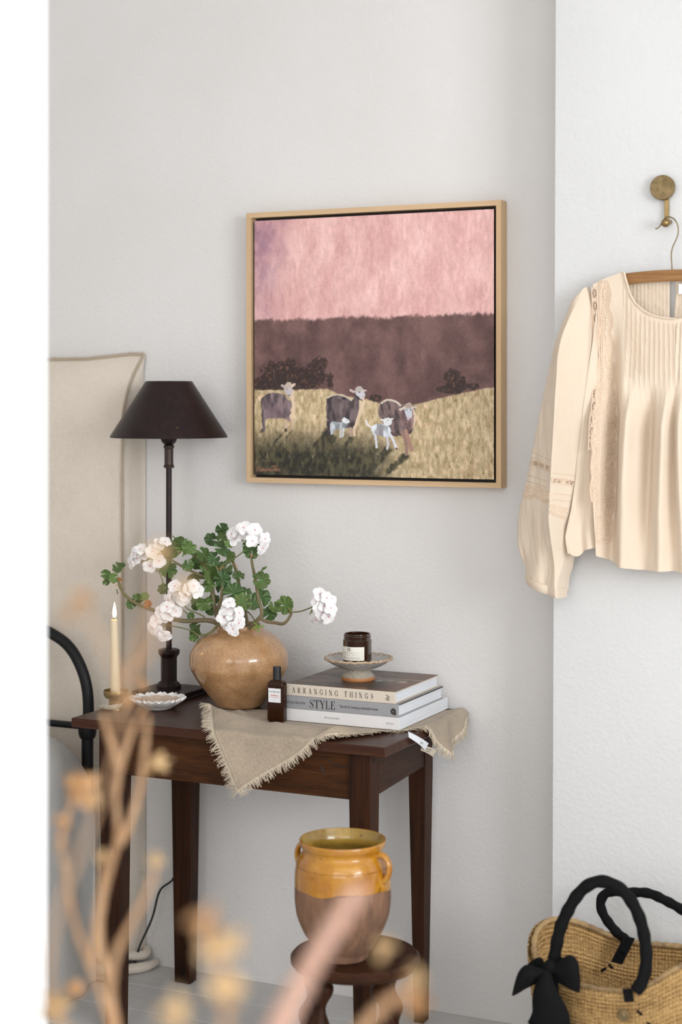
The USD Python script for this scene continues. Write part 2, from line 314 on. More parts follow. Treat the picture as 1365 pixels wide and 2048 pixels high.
structure('ceiling', box(-3.82, RX + .12, RY - .12, .12, RZ, RZ + .1), 'ceiling_paint')
fp = structure('floor', box(-3.82, RX + .12, RY - .12, .12, -.12, -.022), 'floor_paint', 'white painted wooden floorboards', 'floor')
yl = 0.0; k = 0
while yl > -4.7:
    w = .152; g = .0022; x0 = -3.7
    cuts = sorted(rnd.uniform(-3.5, 1.5) for _ in range(1)) if yl < -.9 else []
    for xs in (*cuts, RX):
        structure(numbered(fp, 'plank'), box(x0, xs - .001, yl - w + g, yl, -.022, rnd.uniform(-.0008, 0), .0012), 'floor_paint', parent=fp); x0 = xs + .001
    yl -= w

# ================================================================== the table
TX0, TX1, TYF, TYB, TZ = -2.266, -1.459, -.497, -.006, .74
tb = T('side_table', 'dark brown wooden side table with four tapered legs below the painting', 'table', ((TX0 + TX1) / 2, (TYF + TYB) / 2, 0))
tb.part('tabletop', box(TX0, TX1, TYF, TYB, TZ - .022, TZ, .0022), 'tabletop_wood', False)
def leg(x0, x1, y0, y1, bx0, bx1, by0, by1):
    t = TZ - .0225
    return hull([(x, y, z) for z, X, Y in ((t, (x0, x1), (y0, y1)), (.60, (x0, x1), (y0, y1)), (0.001, (bx0, bx1), (by0, by1))) for x in X for y in Y])
LFX = (-2.204, -2.146); RFX = (-1.556, -1.506)
LG = [(LFX[0], LFX[1], -.472, -.424, -2.192, -2.152, -.462, -.430), (RFX[0], RFX[1], -.472, -.424, -1.546, -1.512, -.464, -.430),
      (-2.232, -2.172, -.098, -.052, -2.222, -2.178, -.096, -.062), (-1.573, -1.530, -.098, -.050, -1.560, -1.536, -.094, -.062)]
for L in LG: tb.part('leg', leg(*L), 'walnut_z', False)
AZ0, AZ1 = .612, TZ - .0225
tb.part('apron', box(LFX[1] + .0006, RFX[0] - .0006, -.466, -.446, AZ0, AZ1, .001), 'apron_wood', False)
tb.part('apron', box(-2.171, -1.574, -.082, -.062, AZ0, AZ1, .001), 'walnut_x', False)
tb.part('apron', hull([(x, y, z) for (x, y) in ((-1.513, -.4235), (-1.531, -.4235), (-1.532, -.0985), (-1.550, -.0985)) for z in (AZ0 + .004, AZ1)]), 'walnut_y', False)
tb.part('apron', box(-2.20, -2.18, -.4235, -.0985, AZ0, AZ1, .001), 'walnut_y', False)
# a long crack in the front apron
crk = spline([aty(p, q, -.4664) for p, q in ((638, 1512), (652, 1516), (668, 1527), (690, 1533), (706, 1536))], 24)
tb.part('crack', tube(crk, np.r_[np.linspace(.0004, .0014, 12), np.linspace(.0014, .0004, 12)], 6), 'black_liner')
tb.part('crack', tube(spline([aty(p, q, -.4664) for p, q in ((641, 1530), (647, 1543), (653, 1552))], 10), [.0005, .0009, .0013, .0014, .0014, .0013, .0012, .001, .0008, .0004], 6), 'black_liner')
tb.part('peg', box(-1.5058, -1.5045, -.452, -.446, .695, .704), 'black_liner', False)

# ================================================================== the painting
PX0, PX1, PZ0, PZ1, PD = -2.043, -1.3585, 1.2785, 1.9615, -.043
pt = T('framed_painting', 'square oil painting of sheep under a pink sky in a pale oak frame', 'painting', ((PX0 + PX1) / 2, -.003, PZ0))
fw, fl = .0125, .0075
def rail(pts2, y0, y1): return hull([(x, y, z) for x, z in pts2 for y in (y0, y1)])
for q, m in (([(PX0, PZ1), (PX1, PZ1), (PX1 - fw, PZ1 - fw), (PX0 + fw, PZ1 - fw)], 'oak_x'), ([(PX0, PZ0), (PX1, PZ0), (PX1 - fw, PZ0 + fw), (PX0 + fw, PZ0 + fw)], 'oak_x'),
             ([(PX0, PZ0), (PX0, PZ1), (PX0 + fw, PZ1 - fw), (PX0 + fw, PZ0 + fw)], 'oak_z'), ([(PX1, PZ0), (PX1, PZ1), (PX1 - fw, PZ1 - fw), (PX1 - fw, PZ0 + fw)], 'oak_z')):
    pt.part('frame_rail', rail(q, PD, -.003), m, False)
pt.part('gap_liner', box(PX0 + fw, PX1 - fw, -.013, -.006, PZ0 + fw, PZ1 - fw), 'black_liner', False)  # black liner seen in the gap round the canvas
CX0, CX1, CZ0, CZ1 = PX0 + fw + fl, PX1 - fw - fl, PZ0 + fw + fl, PZ1 - fw - fl
NP = 470
U, V = np.meshgrid(np.linspace(0, 1, NP), np.linspace(0, 1, NP), indexing='xy')   # v down
XP = 88 + 1159 * U; top_ = 140 - 60 * U; YP = top_ + V * (1372 + 23 * U - top_)     # sketch units
def nz(sx, sy, seed, oct=3): return meshkit.fbm(np.stack([U * sx, V * sy, np.full_like(U, seed * 7.3)], -1), oct, seed)
WX, WY = (nz(60, 60, 31) - .5) * 9, (nz(60, 60, 32) - .5) * 9
img = np.zeros((NP, NP, 3)); S = lambda *c: np.array(c, float)
def lay(mask, col):
    global img
    img = img * (1 - mask[..., None]) + mask[..., None] * np.asarray(col, float)
def sm(x, a, b): t = np.clip((x - a) / (b - a), 0, 1); return t * t * (3 - 2 * t)
def mixc(a, b, t): return S(*a) + (S(*b) - S(*a)) * np.clip(t, 0, 1)[..., None]
skyc = mixc((216, 164, 160), (234, 190, 183), sm(nz(16, 9, 1, 4), .25, .75))
skyc = skyc + (nz(95, 38, 2)[..., None] - .5) * S(40, 38, 38) + sm(nz(48, 14, 60), .6, .75)[..., None] * S(8, 9, 9)
pur = sm(.20 - U + .12 * (nz(9, 6, 3) - .5) + .05 * (nz(40, 18, 4) - .5), 0, .17) * sm(.92 - V, .3, .9) * .75
skyc = skyc * (1 - pur[..., None]) + pur[..., None] * mixc((142, 104, 126), (186, 140, 150), sm(nz(36, 20, 5), .3, .7))
lay(np.ones_like(U), skyc)
hz = 622 - 34 * U + 12 * (nz(26, 3, 6) - .5) + 30 * (nz(90, 40, 7) - .5)
hill = mixc((88, 62, 60), (122, 90, 86), sm(nz(16, 12, 8, 4), .25, .75)) + (nz(70, 60, 9)[..., None] - .5) * S(22, 18, 17)
lay(sm(YP, hz - 9, hz + 11), hill)
def blob(cx, cy, rx, ry, seed, thr=.5):
    d = ((XP - cx) / rx) ** 2 + ((YP - cy) / ry) ** 2
    return sm(nz(75, 75, seed, 2) + .55 * (1 - d), thr, thr + .12) * (d < 1.3)
for q in ((130, 930, 50, 40), (200, 880, 75, 60), (250, 865, 70, 58), (300, 900, 50, 60), (390, 890, 60, 60), (420, 845, 40, 45), (360, 925, 75, 40), (470, 915, 18, 40), (1060, 905, 40, 50), (1085, 930, 40, 45), (1150, 942, 35, 16), (690, 1000, 30, 20), (1040, 960, 60, 22), (180, 930, 110, 45)):
    lay(blob(*q, seed=int(q[0])) * .92, mixc((38, 26, 25), (66, 46, 42), nz(120, 120, 12)))
    lay(blob(*q, seed=int(q[0])) * sm(nz(150, 130, 33), .60, .72) * .6, S(140, 98, 78))
mt = np.interp(XP[0], [88, 300, 460, 520, 640, 720, 800, 880, 1000, 1120, 1247], [962, 960, 955, 985, 1003, 1026, 1036, 1030, 1000, 970, 946])[None] + 9 * (nz(80, 60, 13) - .5)
gr = mixc((172, 150, 112), (214, 192, 156), sm(nz(95, 44, 14, 4), .25, .75))
gr = gr + (nz(170, 70, 15)[..., None] - .5) * S(64, 60, 56) - sm(nz(120, 48, 61), .66, .74)[..., None] * S(50, 46, 44)
gr = gr + sm(nz(40, 30, 16), .62, .75)[..., None] * S(22, 16, 16)
lay(sm(YP, mt - 4, mt + 4), gr)
# cast shadows on the painted meadow
diag = (XP - 88) * .72 + (YP - 1000)
shd = sm(YP + .0 * XP, 1110, 1290) * sm(830 - XP - .35 * (1372 - YP) + 120 * (nz(12, 12, 17) - .5), -40, 200)
def streak(x0, y0, x1, y1, w):
    d = np.array([x1 - x0, y1 - y0], float); L = np.hypot(*d); d /= L
    a = (XP - x0) * d[0] + (YP - y0) * d[1]; b = (XP - x0) * -d[1] + (YP - y0) * d[0]
    return sm(w + 26 * (nz(60, 60, 18) - .5) - np.abs(b), 0, 16) * sm(a, -14, 10) * sm(L - a, -10, 50)
for q in ((250, 1155, 120, 1290, 14), (280, 1160, 170, 1290, 12), (140, 1150, 96, 1180, 16), (480, 1170, 350, 1330, 46), (580, 1190, 440, 1340, 22), (700, 1240, 560, 1380, 26), (760, 1240, 640, 1380, 30), (845, 1275, 720, 1385, 24)): shd = np.maximum(shd, streak(*q) * .95)
lay(shd * (.92 + .3 * (nz(50, 40, 19) - .5)) * sm(YP, mt, mt + 20), mixc((26, 25, 17), (70, 66, 44), sm(nz(80, 50, 20), .3, .75)))
lay(sm(nz(90, 40, 21), .66, .74) * sm(YP, 1100, 1150) * .35, S(206, 186, 150))
def poly(pts, col, a=1.0, n=60, warp=1.0, soft=True):
    p = np.array(pts + [pts[0]], float)
    if soft: p = CubicSpline(np.arange(len(p)), p, bc_type='periodic')(np.linspace(0, len(p) - 1, n))
    pg = Polygon(p).buffer(0); lay(contains_xy(pg, XP + WX * warp, YP + WY * warp) * a, col)
def stroke(pts, w, col, a=1.0):
    p = spline(np.array(pts, float), 14) if len(pts) > 2 else np.array(pts, float)
    lay(contains_xy(LineString(p).buffer(w), XP + WX * .5, YP + WY * .5) * a, col)
wool = lambda a, b, sd: mixc(np.array(a) * .86, np.array(b) * 1.06, sm(nz(64, 26, sd), .30, .70))
# left ewe
poly([(128, 1000), (180, 975), (240, 985), (262, 1010), (288, 1020), (296, 1060), (282, 1110), (262, 1112), (235, 1098), (160, 1100), (140, 1125), (143, 1155), (132, 1158), (124, 1090), (122, 1040)], wool((88, 74, 80), (134, 116, 118), 41))
poly([(150, 1060), (200, 1040), (235, 1090), (165, 1098)], S(128, 104, 112), .6)
poly([(268, 985), (291, 960), (290, 1010), (297, 1050), (287, 1100), (272, 1110), (268, 1070), (280, 1030)], S(226, 200, 170))
poly([(232, 990), (250, 1000), (262, 1060), (276, 1068), (262, 1090), (240, 1075)], wool((74, 62, 66), (120, 102, 106), 42))
stroke([(248, 1110), (250, 1150)], 5, S(206, 180, 160)); stroke([(272, 1105), (275, 1150)], 4.5, S(196, 160, 140)); stroke([(250, 1152), (250, 1160)], 5, S(60, 50, 44)); stroke([(134, 1120), (138, 1150)], 7, S(110, 96, 102))
poly([(240, 945), (262, 925), (283, 945), (276, 985), (262, 992), (248, 975)], S(196, 186, 190)); poly([(243, 938), (262, 922), (282, 936), (275, 950), (250, 950)], S(196, 178, 162)); stroke([(244, 948), (230, 938)], 6, S(190, 172, 168)); stroke([(280, 942), (291, 934)], 6, S(220, 200, 180)); stroke([(250, 955), (254, 958)], 2, S(40, 34, 34)); stroke([(256, 986), (268, 987)], 2, S(120, 96, 100))
# middle ewe
poly([(455, 1005), (490, 985), (545, 995), (580, 1010), (600, 985), (630, 1010), (628, 1060), (600, 1110), (590, 1135), (570, 1146), (480, 1140), (468, 1170), (458, 1165), (452, 1080)], wool((60, 50, 54), (112, 96, 98), 43))
poly([(468, 1030), (530, 1005), (570, 1040), (550, 1100), (480, 1110)], wool((70, 58, 62), (120, 104, 104), 44), .7)
stroke([(458, 1000), (490, 984), (545, 992), (575, 1010)], 4, S(206, 190, 170))
poly([(615, 1005), (640, 1010), (636, 1050), (612, 1110), (598, 1150), (588, 1150), (596, 1110), (612, 1060)], S(222, 198, 168))
stroke([(590, 1140), (590, 1180)], 6, S(214, 188, 166)); stroke([(570, 1145), (572, 1185)], 5, S(180, 150, 136)); stroke([(462, 1120), (466, 1175)], 7, S(58, 48, 50))
poly([(592, 965), (612, 945), (632, 955), (641, 985), (636, 1005), (620, 1000), (600, 985)], S(206, 202, 208)); poly([(594, 955), (612, 942), (630, 950), (625, 966), (600, 970)], S(184, 174, 168)); stroke([(594, 972), (572, 962)], 6, S(202, 184, 178)); stroke([(630, 960), (646, 964)], 4, S(210, 190, 180)); stroke([(612, 970), (616, 972)], 2.4, S(36, 30, 32)); stroke([(590, 975), (606, 1000), (628, 1010)], 3, S(60, 52, 56)); stroke([(634, 994), (638, 998)], 3, S(196, 150, 146))
# right ewe
poly([(710, 1040), (735, 1012), (775, 1010), (810, 1035), (840, 1030), (876, 1040), (886, 1090), (872, 1150), (845, 1178), (770, 1180), (740, 1150), (722, 1110), (706, 1075)], wool((72, 58, 60), (126, 106, 104), 45))
stroke([(722, 1025), (745, 1010), (780, 1012), (812, 1036)], 4.5, S(214, 200, 184))
poly([(812, 1050), (876, 1050), (884, 1100), (860, 1155), (835, 1165), (815, 1110)], wool((118, 92, 92), (160, 130, 124), 46))
poly([(872, 1050), (886, 1070), (886, 1110), (868, 1150), (876, 1100)], S(220, 196, 170))
stroke([(838, 1160), (850, 1200), (866, 1250)], 9, S(168, 130, 116)); stroke([(818, 1165), (838, 1215), (840, 1272)], 8, S(150, 120, 108)); stroke([(760, 1170), (790, 1180)], 8, S(90, 72, 72))
poly([(832, 1042), (850, 1022), (868, 1038), (868, 1075), (856, 1106), (846, 1104), (836, 1075)], S(202, 204, 214)); poly([(832, 1036), (850, 1020), (868, 1034), (862, 1048), (838, 1050)], S(176, 156, 144)); stroke([(832, 1046), (812, 1056)], 6, S(212, 196, 188)); stroke([(868, 1044), (886, 1043)], 5, S(206, 190, 180)); stroke([(839, 1058), (844, 1058)], 2.4, S(40, 36, 42)); stroke([(860, 1056), (864, 1056)], 2.4, S(40, 36, 42)); stroke([(848, 1098), (856, 1098)], 3, S(196, 150, 150)); stroke([(836, 1085), (848, 1110), (862, 1100)], 2, S(90, 70, 70))
# lambs
LAMB = wool((150, 156, 162), (214, 218, 222), 47)
poly([(472, 1128), (490, 1112), (525, 1118), (545, 1100), (562, 1112), (550, 1135), (540, 1150), (500, 1155), (484, 1172), (472, 1170)], LAMB); poly([(528, 1105), (545, 1096), (566, 1112), (556, 1122), (538, 1120)], S(222, 224, 226)); stroke([(480, 1150), (480, 1172)], 5, S(190, 198, 204)); stroke([(524, 1150), (522, 1190)], 4, S(196, 202, 206)); stroke([(537, 1148), (534, 1186)], 4, S(206, 210, 212)); stroke([(553, 1108), (556, 1109)], 1.8, S(40, 40, 44)); stroke([(532, 1104), (540, 1110)], 3, S(240, 240, 238))
poly([(672, 1140), (700, 1126), (740, 1128), (765, 1150), (766, 1180), (748, 1195), (710, 1180), (690, 1185), (676, 1170)], LAMB); poly([(730, 1108), (748, 1095), (768, 1104), (770, 1122), (752, 1135), (735, 1132)], S(224, 224, 226)); stroke([(672, 1140), (655, 1128), (648, 1110)], 4.5, S(230, 226, 222)); stroke([(690, 1175), (695, 1210), (698, 1238)], 6, S(206, 206, 212)); stroke([(745, 1190), (752, 1215), (748, 1246)], 5.5, S(200, 196, 204)); stroke([(765, 1180), (780, 1210), (792, 1242)], 6.5, S(222, 220, 226)); stroke([(720, 1104), (734, 1110)], 4, S(236, 230, 226)); stroke([(768, 1102), (776, 1100)], 3.4, S(236, 230, 226)); stroke([(752, 1108), (754, 1109)], 2, S(40, 40, 44)); stroke([(792, 1244), (796, 1248)], 4, S(70, 60, 60)); poly([(700, 1145), (730, 1140), (720, 1175), (690, 1172)], S(150, 140, 146), .6)
# signature, brushed letters
SG = S(138, 92, 74)
for st in ([(103, 1356), (106, 1332), (114, 1330), (118, 1337), (107, 1344), (120, 1356)], [(124, 1352), (122, 1347), (127, 1344), (130, 1350), (125, 1354)], [(132, 1345), (135, 1354), (139, 1346), (142, 1354), (146, 1344)], [(148, 1349), (154, 1346), (150, 1343), (148, 1350), (154, 1354)], [(157, 1355), (158, 1345), (163, 1346), (164, 1354)],
           [(171, 1345), (167, 1349), (170, 1354), (173, 1348), (174, 1354)], [(178, 1355), (181, 1331), (176, 1333), (190, 1335), (191, 1345), (181, 1350)], [(193, 1350), (198, 1346), (194, 1345), (194, 1354), (199, 1354)], [(206, 1346), (201, 1350), (204, 1355), (207, 1349), (208, 1354)], [(210, 1355), (211, 1347), (215, 1347), (216, 1355)]): stroke(st, 1.9, SG, .95)
img = img + (nz(170, 170, 50)[..., None] - .5) * 14
PAINT = ((np.clip(img, 0, 255) / 255 + .055) / 1.055) ** 2.4 * 1.10
relief = .0011 * (nz(60, 34, 51) - .5) + .0007 * (nz(150, 120, 52) - .5)
P = np.stack([CX0 + (CX1 - CX0) * U, -.036 - relief, CZ1 - (CZ1 - CZ0) * V], -1)
pt.part('canvas', cat((P.reshape(-1, 3), arr((P.reshape(-1, 3), grid_faces(NP, NP)[:, ::-1]))[1])), 'oil_paint', True, col=PAINT.reshape(-1, 3))
pt.part('canvas_edge', box(CX0 + .0003, CX1 - .0003, -.0345, -.0131, CZ0 + .0003, CZ1 - .0003), 'black_liner', False)

# ================================================================== the bed at the left
HX, HT = -2.378, 1.607
hb = T('headboard', 'tall linen covered headboard with a frayed seam behind the lamp', 'headboard', (-2.9, -.05, 0))
nu, nv = 90, 46
zz = np.linspace(.02, 1, nu) ; prof = []
def hb_front(z, x):
    ear = np.clip((z - 1.44) / .165, 0, 1); near = np.exp(-np.maximum(HX - x, 0) / .16)
    return -.098 + .090 * ear ** 1.5 * near + .06 * np.clip((z - 1.5) / .11, 0, 1) ** 2 * (1 - near)
Z = np.linspace(.03, HT, nu); X = np.r_[np.linspace(-3.45, -2.6, 16), np.linspace(-2.57, HX, 30)]
ZZ, XX = np.meshgrid(Z, X, indexing='ij'); nvv = len(X)
top_dip = .012 * np.clip((HX - .03 - XX) / .12, 0, 1)
ZZ2 = ZZ - top_dip * (ZZ / HT) ** 8
YY = hb_front(ZZ2, XX) - .004 * (meshkit.fbm(np.stack([XX * 9, ZZ2 * 5, XX * 0], -1), 3, 5) - .5)
XX2 = XX + np.where(XX > HX - .02, .010 * np.clip((ZZ - 1.5) / .1, 0, 1) ** 2, 0)
front = np.stack([XX2, YY, ZZ2], -1)
# side panel from the front edge back to the wall
ns = 10; side = np.stack([front[:, -1] * (1 - t) + np.stack([front[:, -1, 0] + .012 * (1 - np.clip((Z - 1.4) / .2, 0, 1)), np.full(nu, -.004), front[:, -1, 2] - .002], -1) * t for t in np.linspace(0, 1, ns)], 1)
side[:, 1:-1, 0] += .004 * np.sin(np.linspace(0, np.pi, ns - 2))[None] + .002 * (meshkit.fbm(np.stack([side[:, 1:-1, 1] * 40, side[:, 1:-1, 2] * 4, side[:, 1:-1, 1] * 0], -1), 3, 8) - .5)
topb = np.stack([front[-1], np.stack([front[-1, :, 0], np.full(nvv, -.004), front[-1, :, 2]], -1)], 0)
hb.part('cover', cat((front.reshape(-1, 3), grid_faces(nu, nvv)), (topb.reshape(-1, 3), grid_faces(2, nvv))), 'headboard_linen', True)
hb.part('side_panel', (side.reshape(-1, 3), grid_faces(nu, ns)), 'headboard_linen', True)
sp = front[::1, -1] + np.array([.001, -.002, 0])
hb.part('seam', tube(sp, .0042, 8, flat=.8), 'seam_linen')
tp = front[-1, ::-1][:34] + np.array([0, -.002, .001])
hb.part('seam', tube(tp, .0044, 8), 'seam_linen')
fr = []
for path_, dv in ((sp[::-1], (1, -.2, 0)), (tp, (0, 0, 1.0))):
    q = spline(path_[:60], 260)
    for p in q:
        d = np.array(dv) * .9 + RS.normal(0, .45, 3); d /= np.linalg.norm(d); fr.append(tube(np.array([p, p + d * .004, p + d * .007 + RS.normal(0, .001, 3)]), [.0006, .0005, .0003], 3, False))
hb.part('frayed_edge', cat(*fr), 'fringe_linen', True, kind='stuff')
# gathered hem on the floor
hem = np.array([(HX + .006, -.115, .012), (HX + .03, -.06, .012), (HX + .055, -.03, .011), (HX + .06, -.012, .011)])
hb.part('hem', cat(tube(spline([(HX - .25, -.13, .014), (HX - .03, -.125, .014), (HX + .03, -.088, .014), (HX + .052, -.045, .013), (HX + .05, -.012, .012)], 30), np.r_[np.full(24, .013), np.linspace(.013, .009, 6)], 10), tube(spline([(HX - .02, -.105, .05), (HX + .012, -.07, .04), (HX + .028, -.03, .035), (HX + .02, -.012, .04)], 20), .012, 10)), 'headboard_linen')

bd = T('bedstead', 'black iron bedstead with a curved tube end behind the table', 'bed', (-2.75, -.16, 0))
BY = -.165
ar = [aty(p, q, BY) for p, q in ((60, 1248), (105, 1268), (135, 1290), (158, 1325), (173, 1370), (177, 1410), (176, 1450))]
bd.part('arch', tube(spline(ar[::-1] + [np.array([-2.80, BY, .925]), np.array([-3.01, BY, .94])], 60), .0145, 14), 'iron')
pxp = aty(175, 1450, BY)
bd.part('post', tube([(pxp[0], BY, .001), (pxp[0], BY, pxp[2] + .005)], .0155, 16), 'iron')
bd.part('joint', lathe(smooth_profile([(.002, -.03), (.018, -.028), (.023, -.014), (.024, 0), (.023, .014), (.018, .028), (.002, .03)], 20), 20, pxp + np.array([0, 0, -.006])), 'iron')
bd.part('rail', tube([(-3.5, BY, pxp[2] - .004), (pxp[0], BY, pxp[2] - .004)], .009, 12), 'iron')
# bedspread: rounded mound with a steep fall, seen beside the table leg
ny, na = 70, 40
yv = np.linspace(-1.9, -.19, ny); G = []
for y in yv:
    e = np.clip((-.19 - y) / .17, 0, 1); e = math.sqrt(max(0, 1 - (1 - e) ** 2)); ht = .53 + .13 * e; xr = -2.388 - .012 * (1 - e)
    row = []
    for t in np.linspace(0, 1, na):
        if t < .5:
            a = t / .5; row.append((xr - .01 * math.sin(a * 3) + .012 * math.sin(y * 38 + 2 * a) * (1 - a), y, .004 + (ht - .12 - .004) * a))
        else:
            a = (t - .5) / .5; g = min(a / .35, 1) * math.pi / 2
            if a < .35: row.append((xr - .12 * (1 - math.cos(g)), y, ht - .12 + .12 * math.sin(g)))
            else: row.append((xr - .12 - (a - .35) / .65 * .9, y, ht + .01 * math.sin(a * 9 + y * 6)))
    G.append(row)
G = np.array(G); endcap = np.stack([G[-1], G[-1] * [1, 1, 0] + np.array([0, .004, .004])], 0)
single('bedspread', cat((G.reshape(-1, 3), grid_faces(ny, na)), (endcap.reshape(-1, 3), grid_faces(2, na))), 'bed_linen', 'rumpled grey linen bedspread falling to the floor beside the table leg', 'bedspread', True)

# ================================================================== lettering: a small high-contrast serif face, cap height 1
def _ring(cx, cy, rx, ry, tx, ty):
    o = affinity.scale(Point(cx, cy).buffer(1, 24), rx, ry); i = affinity.scale(Point(cx, cy).buffer(1, 24), rx - tx, ry - ty)
    return o.difference(i)
def _rect(x0, y0, x1, y1): return Polygon([(x0, y0), (x1, y0), (x1, y1), (x0, y1)])
def _ln(a, b, w): return LineString([a, b]).buffer(w / 2, cap_style=2)
def _vs(pts, ws, n=40):
    p = spline(np.array([(x, y, 0) for x, y in pts]), n)[:, :2]; w = np.interp(np.linspace(0, 1, n), np.linspace(0, 1, len(ws)), ws)
    return union_all([LineString(p[i:i + 2]).buffer((w[i] + w[min(i + 1, n - 1)]) / 4, 6) for i in range(n - 1)])
TK, TN = .135, .034
def _glyph(ch):
    sf = lambda x, y, w=.3: _rect(x - w / 2, y - (0 if y < .5 else TN), x + w / 2, y + (TN if y < .5 else 0))
    st = lambda x: _rect(x - TK / 2, 0, x + TK / 2, 1)
    th = lambda x: _rect(x - TN / 2, 0, x + TN / 2, 1)
    U = union_all
    if ch == 'I': return U([st(.16), sf(.16, 0), sf(.16, 1)]), .32
    if ch == 'L': return U([st(.17), sf(.17, 0), sf(.17, 1), _rect(.1, 0, .62, TN), Polygon([(.62, 0), (.62, .27), (.59, .27), (.52, TN), (.4, 0)])]), .66
    if ch == 'T': return U([st(.36), sf(.36, 0), _rect(.02, 1 - TN, .70, 1), Polygon([(.02, 1), (.02, .72), (.05, .72), (.14, 1 - TN), (.2, 1)]), Polygon([(.70, 1), (.70, .72), (.67, .72), (.58, 1 - TN), (.5, 1)])]), .72
    if ch == 'E': return U([st(.17), sf(.17, 0), sf(.17, 1), _rect(.1, 0, .62, TN), _rect(.1, 1 - TN, .60, 1), _rect(.2, .5, .46, .5 + TN), _rect(.43, .38, .46, .66), Polygon([(.62, 0), (.62, .27), (.59, .27), (.50, TN)]), Polygon([(.60, 1), (.60, .74), (.57, .74), (.49, 1 - TN)])]), .68
    if ch == 'H': return U([st(.17), st(.66), sf(.17, 0), sf(.17, 1), sf(.66, 0), sf(.66, 1), _rect(.17, .5, .66, .5 + TN)]), .84
    if ch == 'N': return U([th(.13), th(.68), sf(.13, 0, .24), sf(.10, 1, .2), sf(.68, 1, .24), _ln((.13, .98), (.68, .0), TK * .95)]), .82
    if ch == 'A': return U([_ln((.10, 0), (.39, 1), TN * 1.2), _ln((.37, 1), (.66, 0), TK * .95), sf(.10, 0, .2), sf(.66, 0, .26), _rect(.2, .32, .56, .32 + TN)]).intersection(_rect(-.2, 0, 1, 1)), .78
    if ch == 'V': return U([_ln((.10, 1), (.39, 0), TK * .95), _ln((.37, 0), (.66, 1), TN * 1.2), sf(.10, 1, .26), sf(.66, 1, .2)]), .76
    if ch == 'W': return U([_ln((.10, 1), (.32, 0), TK * .9), _ln((.32, 0), (.52, 1), TN * 1.2), _ln((.52, 1), (.74, 0), TK * .9), _ln((.74, 0), (.94, 1), TN * 1.2), sf(.10, 1, .26), sf(.94, 1, .2)]), 1.04
    if ch == 'Y': return U([_ln((.08, 1), (.37, .44), TK), _ln((.37, .44), (.64, 1), TN * 1.2), _rect(.37 - TK / 2, 0, .37 + TK / 2, .48), sf(.37, 0), sf(.08, 1, .26), sf(.64, 1, .2)]), .72
    if ch in 'OQ': return _ring(.40, .5, .38, .52, TK * .95, TN), .8
    if ch in 'CG':
        g = _ring(.40, .5, .38, .52, TK * .95, TN).difference(_rect(.56, .34 if ch == 'G' else .28, 1, .68))
        return (U([g, _rect(.64, .06, .64 + TK * .9, .42), sf(.70, .42, .28) if False else _rect(.54, .42, .84, .42 + TN), _rect(.66, .68, .69, .98)]), .86) if ch == 'G' else (U([g, _rect(.66, .70, .69, .98)]), .76)
    if ch in 'PRBD':
        if ch == 'D': return U([st(.17), sf(.17, 0), sf(.17, 1), _ring(.3, .5, .46, .5, TK, TN).intersection(_rect(.28, 0, 1, 1)), _rect(.1, 0, .32, TN), _rect(.1, 1 - TN, .32, 1)]), .82
        bw = U([_ring(.32, .745, .30, .255, TK, TN).intersection(_rect(.30, 0, 1, 1)), _rect(.1, 1 - TN, .33, 1), _rect(.17, .49, .33, .49 + TN)])
        base = [st(.17), sf(.17, 0), sf(.17, 1), bw]
        if ch == 'R': base += [_ln((.34, .51), (.66, .0), TK * .9), _rect(.6, 0, .76, TN)]
        if ch == 'B': base += [_ring(.34, .255, .34, .27, TK, TN).intersection(_rect(.32, -.1, 1, 1)), _rect(.1, 0, .35, TN)]
        return U(base).intersection(_rect(-.1, 0, 2, 1)), (.72 if ch != 'R' else .8)
    if ch == 'S': return U([_vs([(.54, .80), (.46, .94), (.30, .985), (.13, .90), (.10, .74), (.22, .58), (.40, .46), (.53, .30), (.50, .12), (.32, .015), (.15, .06), (.07, .22)], [TN, TN, TN, .05, .10, .15, .16, .12, .06, TN, TN, TN]), _rect(.535, .72, .565, .98), _rect(.045, .02, .075, .3)]), .62
    if ch == 'J': return U([_rect(.22, .2, .22 + TK, 1), sf(.29, 1), _vs([(.29, .25), (.24, .05), (.1, .0), (.03, .12)], [TK, .08, TN, .05])]), .44
    if ch == 'U': return U([_rect(.1, .3, .1 + TK, 1), _rect(.62, .3, .62 + TN, 1), sf(.17, 1), sf(.64, 1, .24), _ring(.375, .3, .275, .31, TK, TN).intersection(_rect(0, -.1, 1, .31))]), .78
    if ch == 'K': return U([st(.17), sf(.17, 0), sf(.17, 1), _ln((.2, .4), (.62, 1), TN), _ln((.32, .56), (.66, 0), TK * .9), sf(.62, 1, .22), sf(.68, 0, .24)]), .8
    if ch == 'M': return U([th(.12), st(.86), sf(.12, 0, .24), sf(.86, 0), sf(.86, 1, .2), sf(.1, 1, .2), _ln((.12, 1), (.46, 0), TK * .9), _ln((.46, 0), (.84, 1), TN)]), 1.0
    if ch == '&': return U([_ring(.30, .76, .19, .23, .07, TN), _ring(.27, .26, .26, .27, TK, TN).difference(_rect(.36, .3, .8, .7)), _ln((.2, .64), (.66, .0), TK * .8), _ln((.42, .1), (.62, .42), TN)]), .76
    return None, .34
def serif(text, h, depth=.0004, track=.08, wide=1.0):
    x, gs = 0.0, []
    for ch in text:
        g, w = _glyph(ch)
        if g is not None: gs.append(affinity.translate(affinity.scale(g, wide, 1, origin=(0, 0)), x, 0))
        x += (w + track) * wide
    return extrude(affinity.scale(union_all(gs).simplify(.004), h, h, origin=(0, 0)), depth), (x - track * wide) * h
def sans(text, h, depth=.0004, bold=False):
    m = meshkit.text_mesh(text, h, depth, bold); return arr(m), m.bounds[1][0]
EX, EYB, EZ = np.array([1.0, 0, 0]), np.array([0, -1.0, 0]), np.array([0, 0, 1.0])
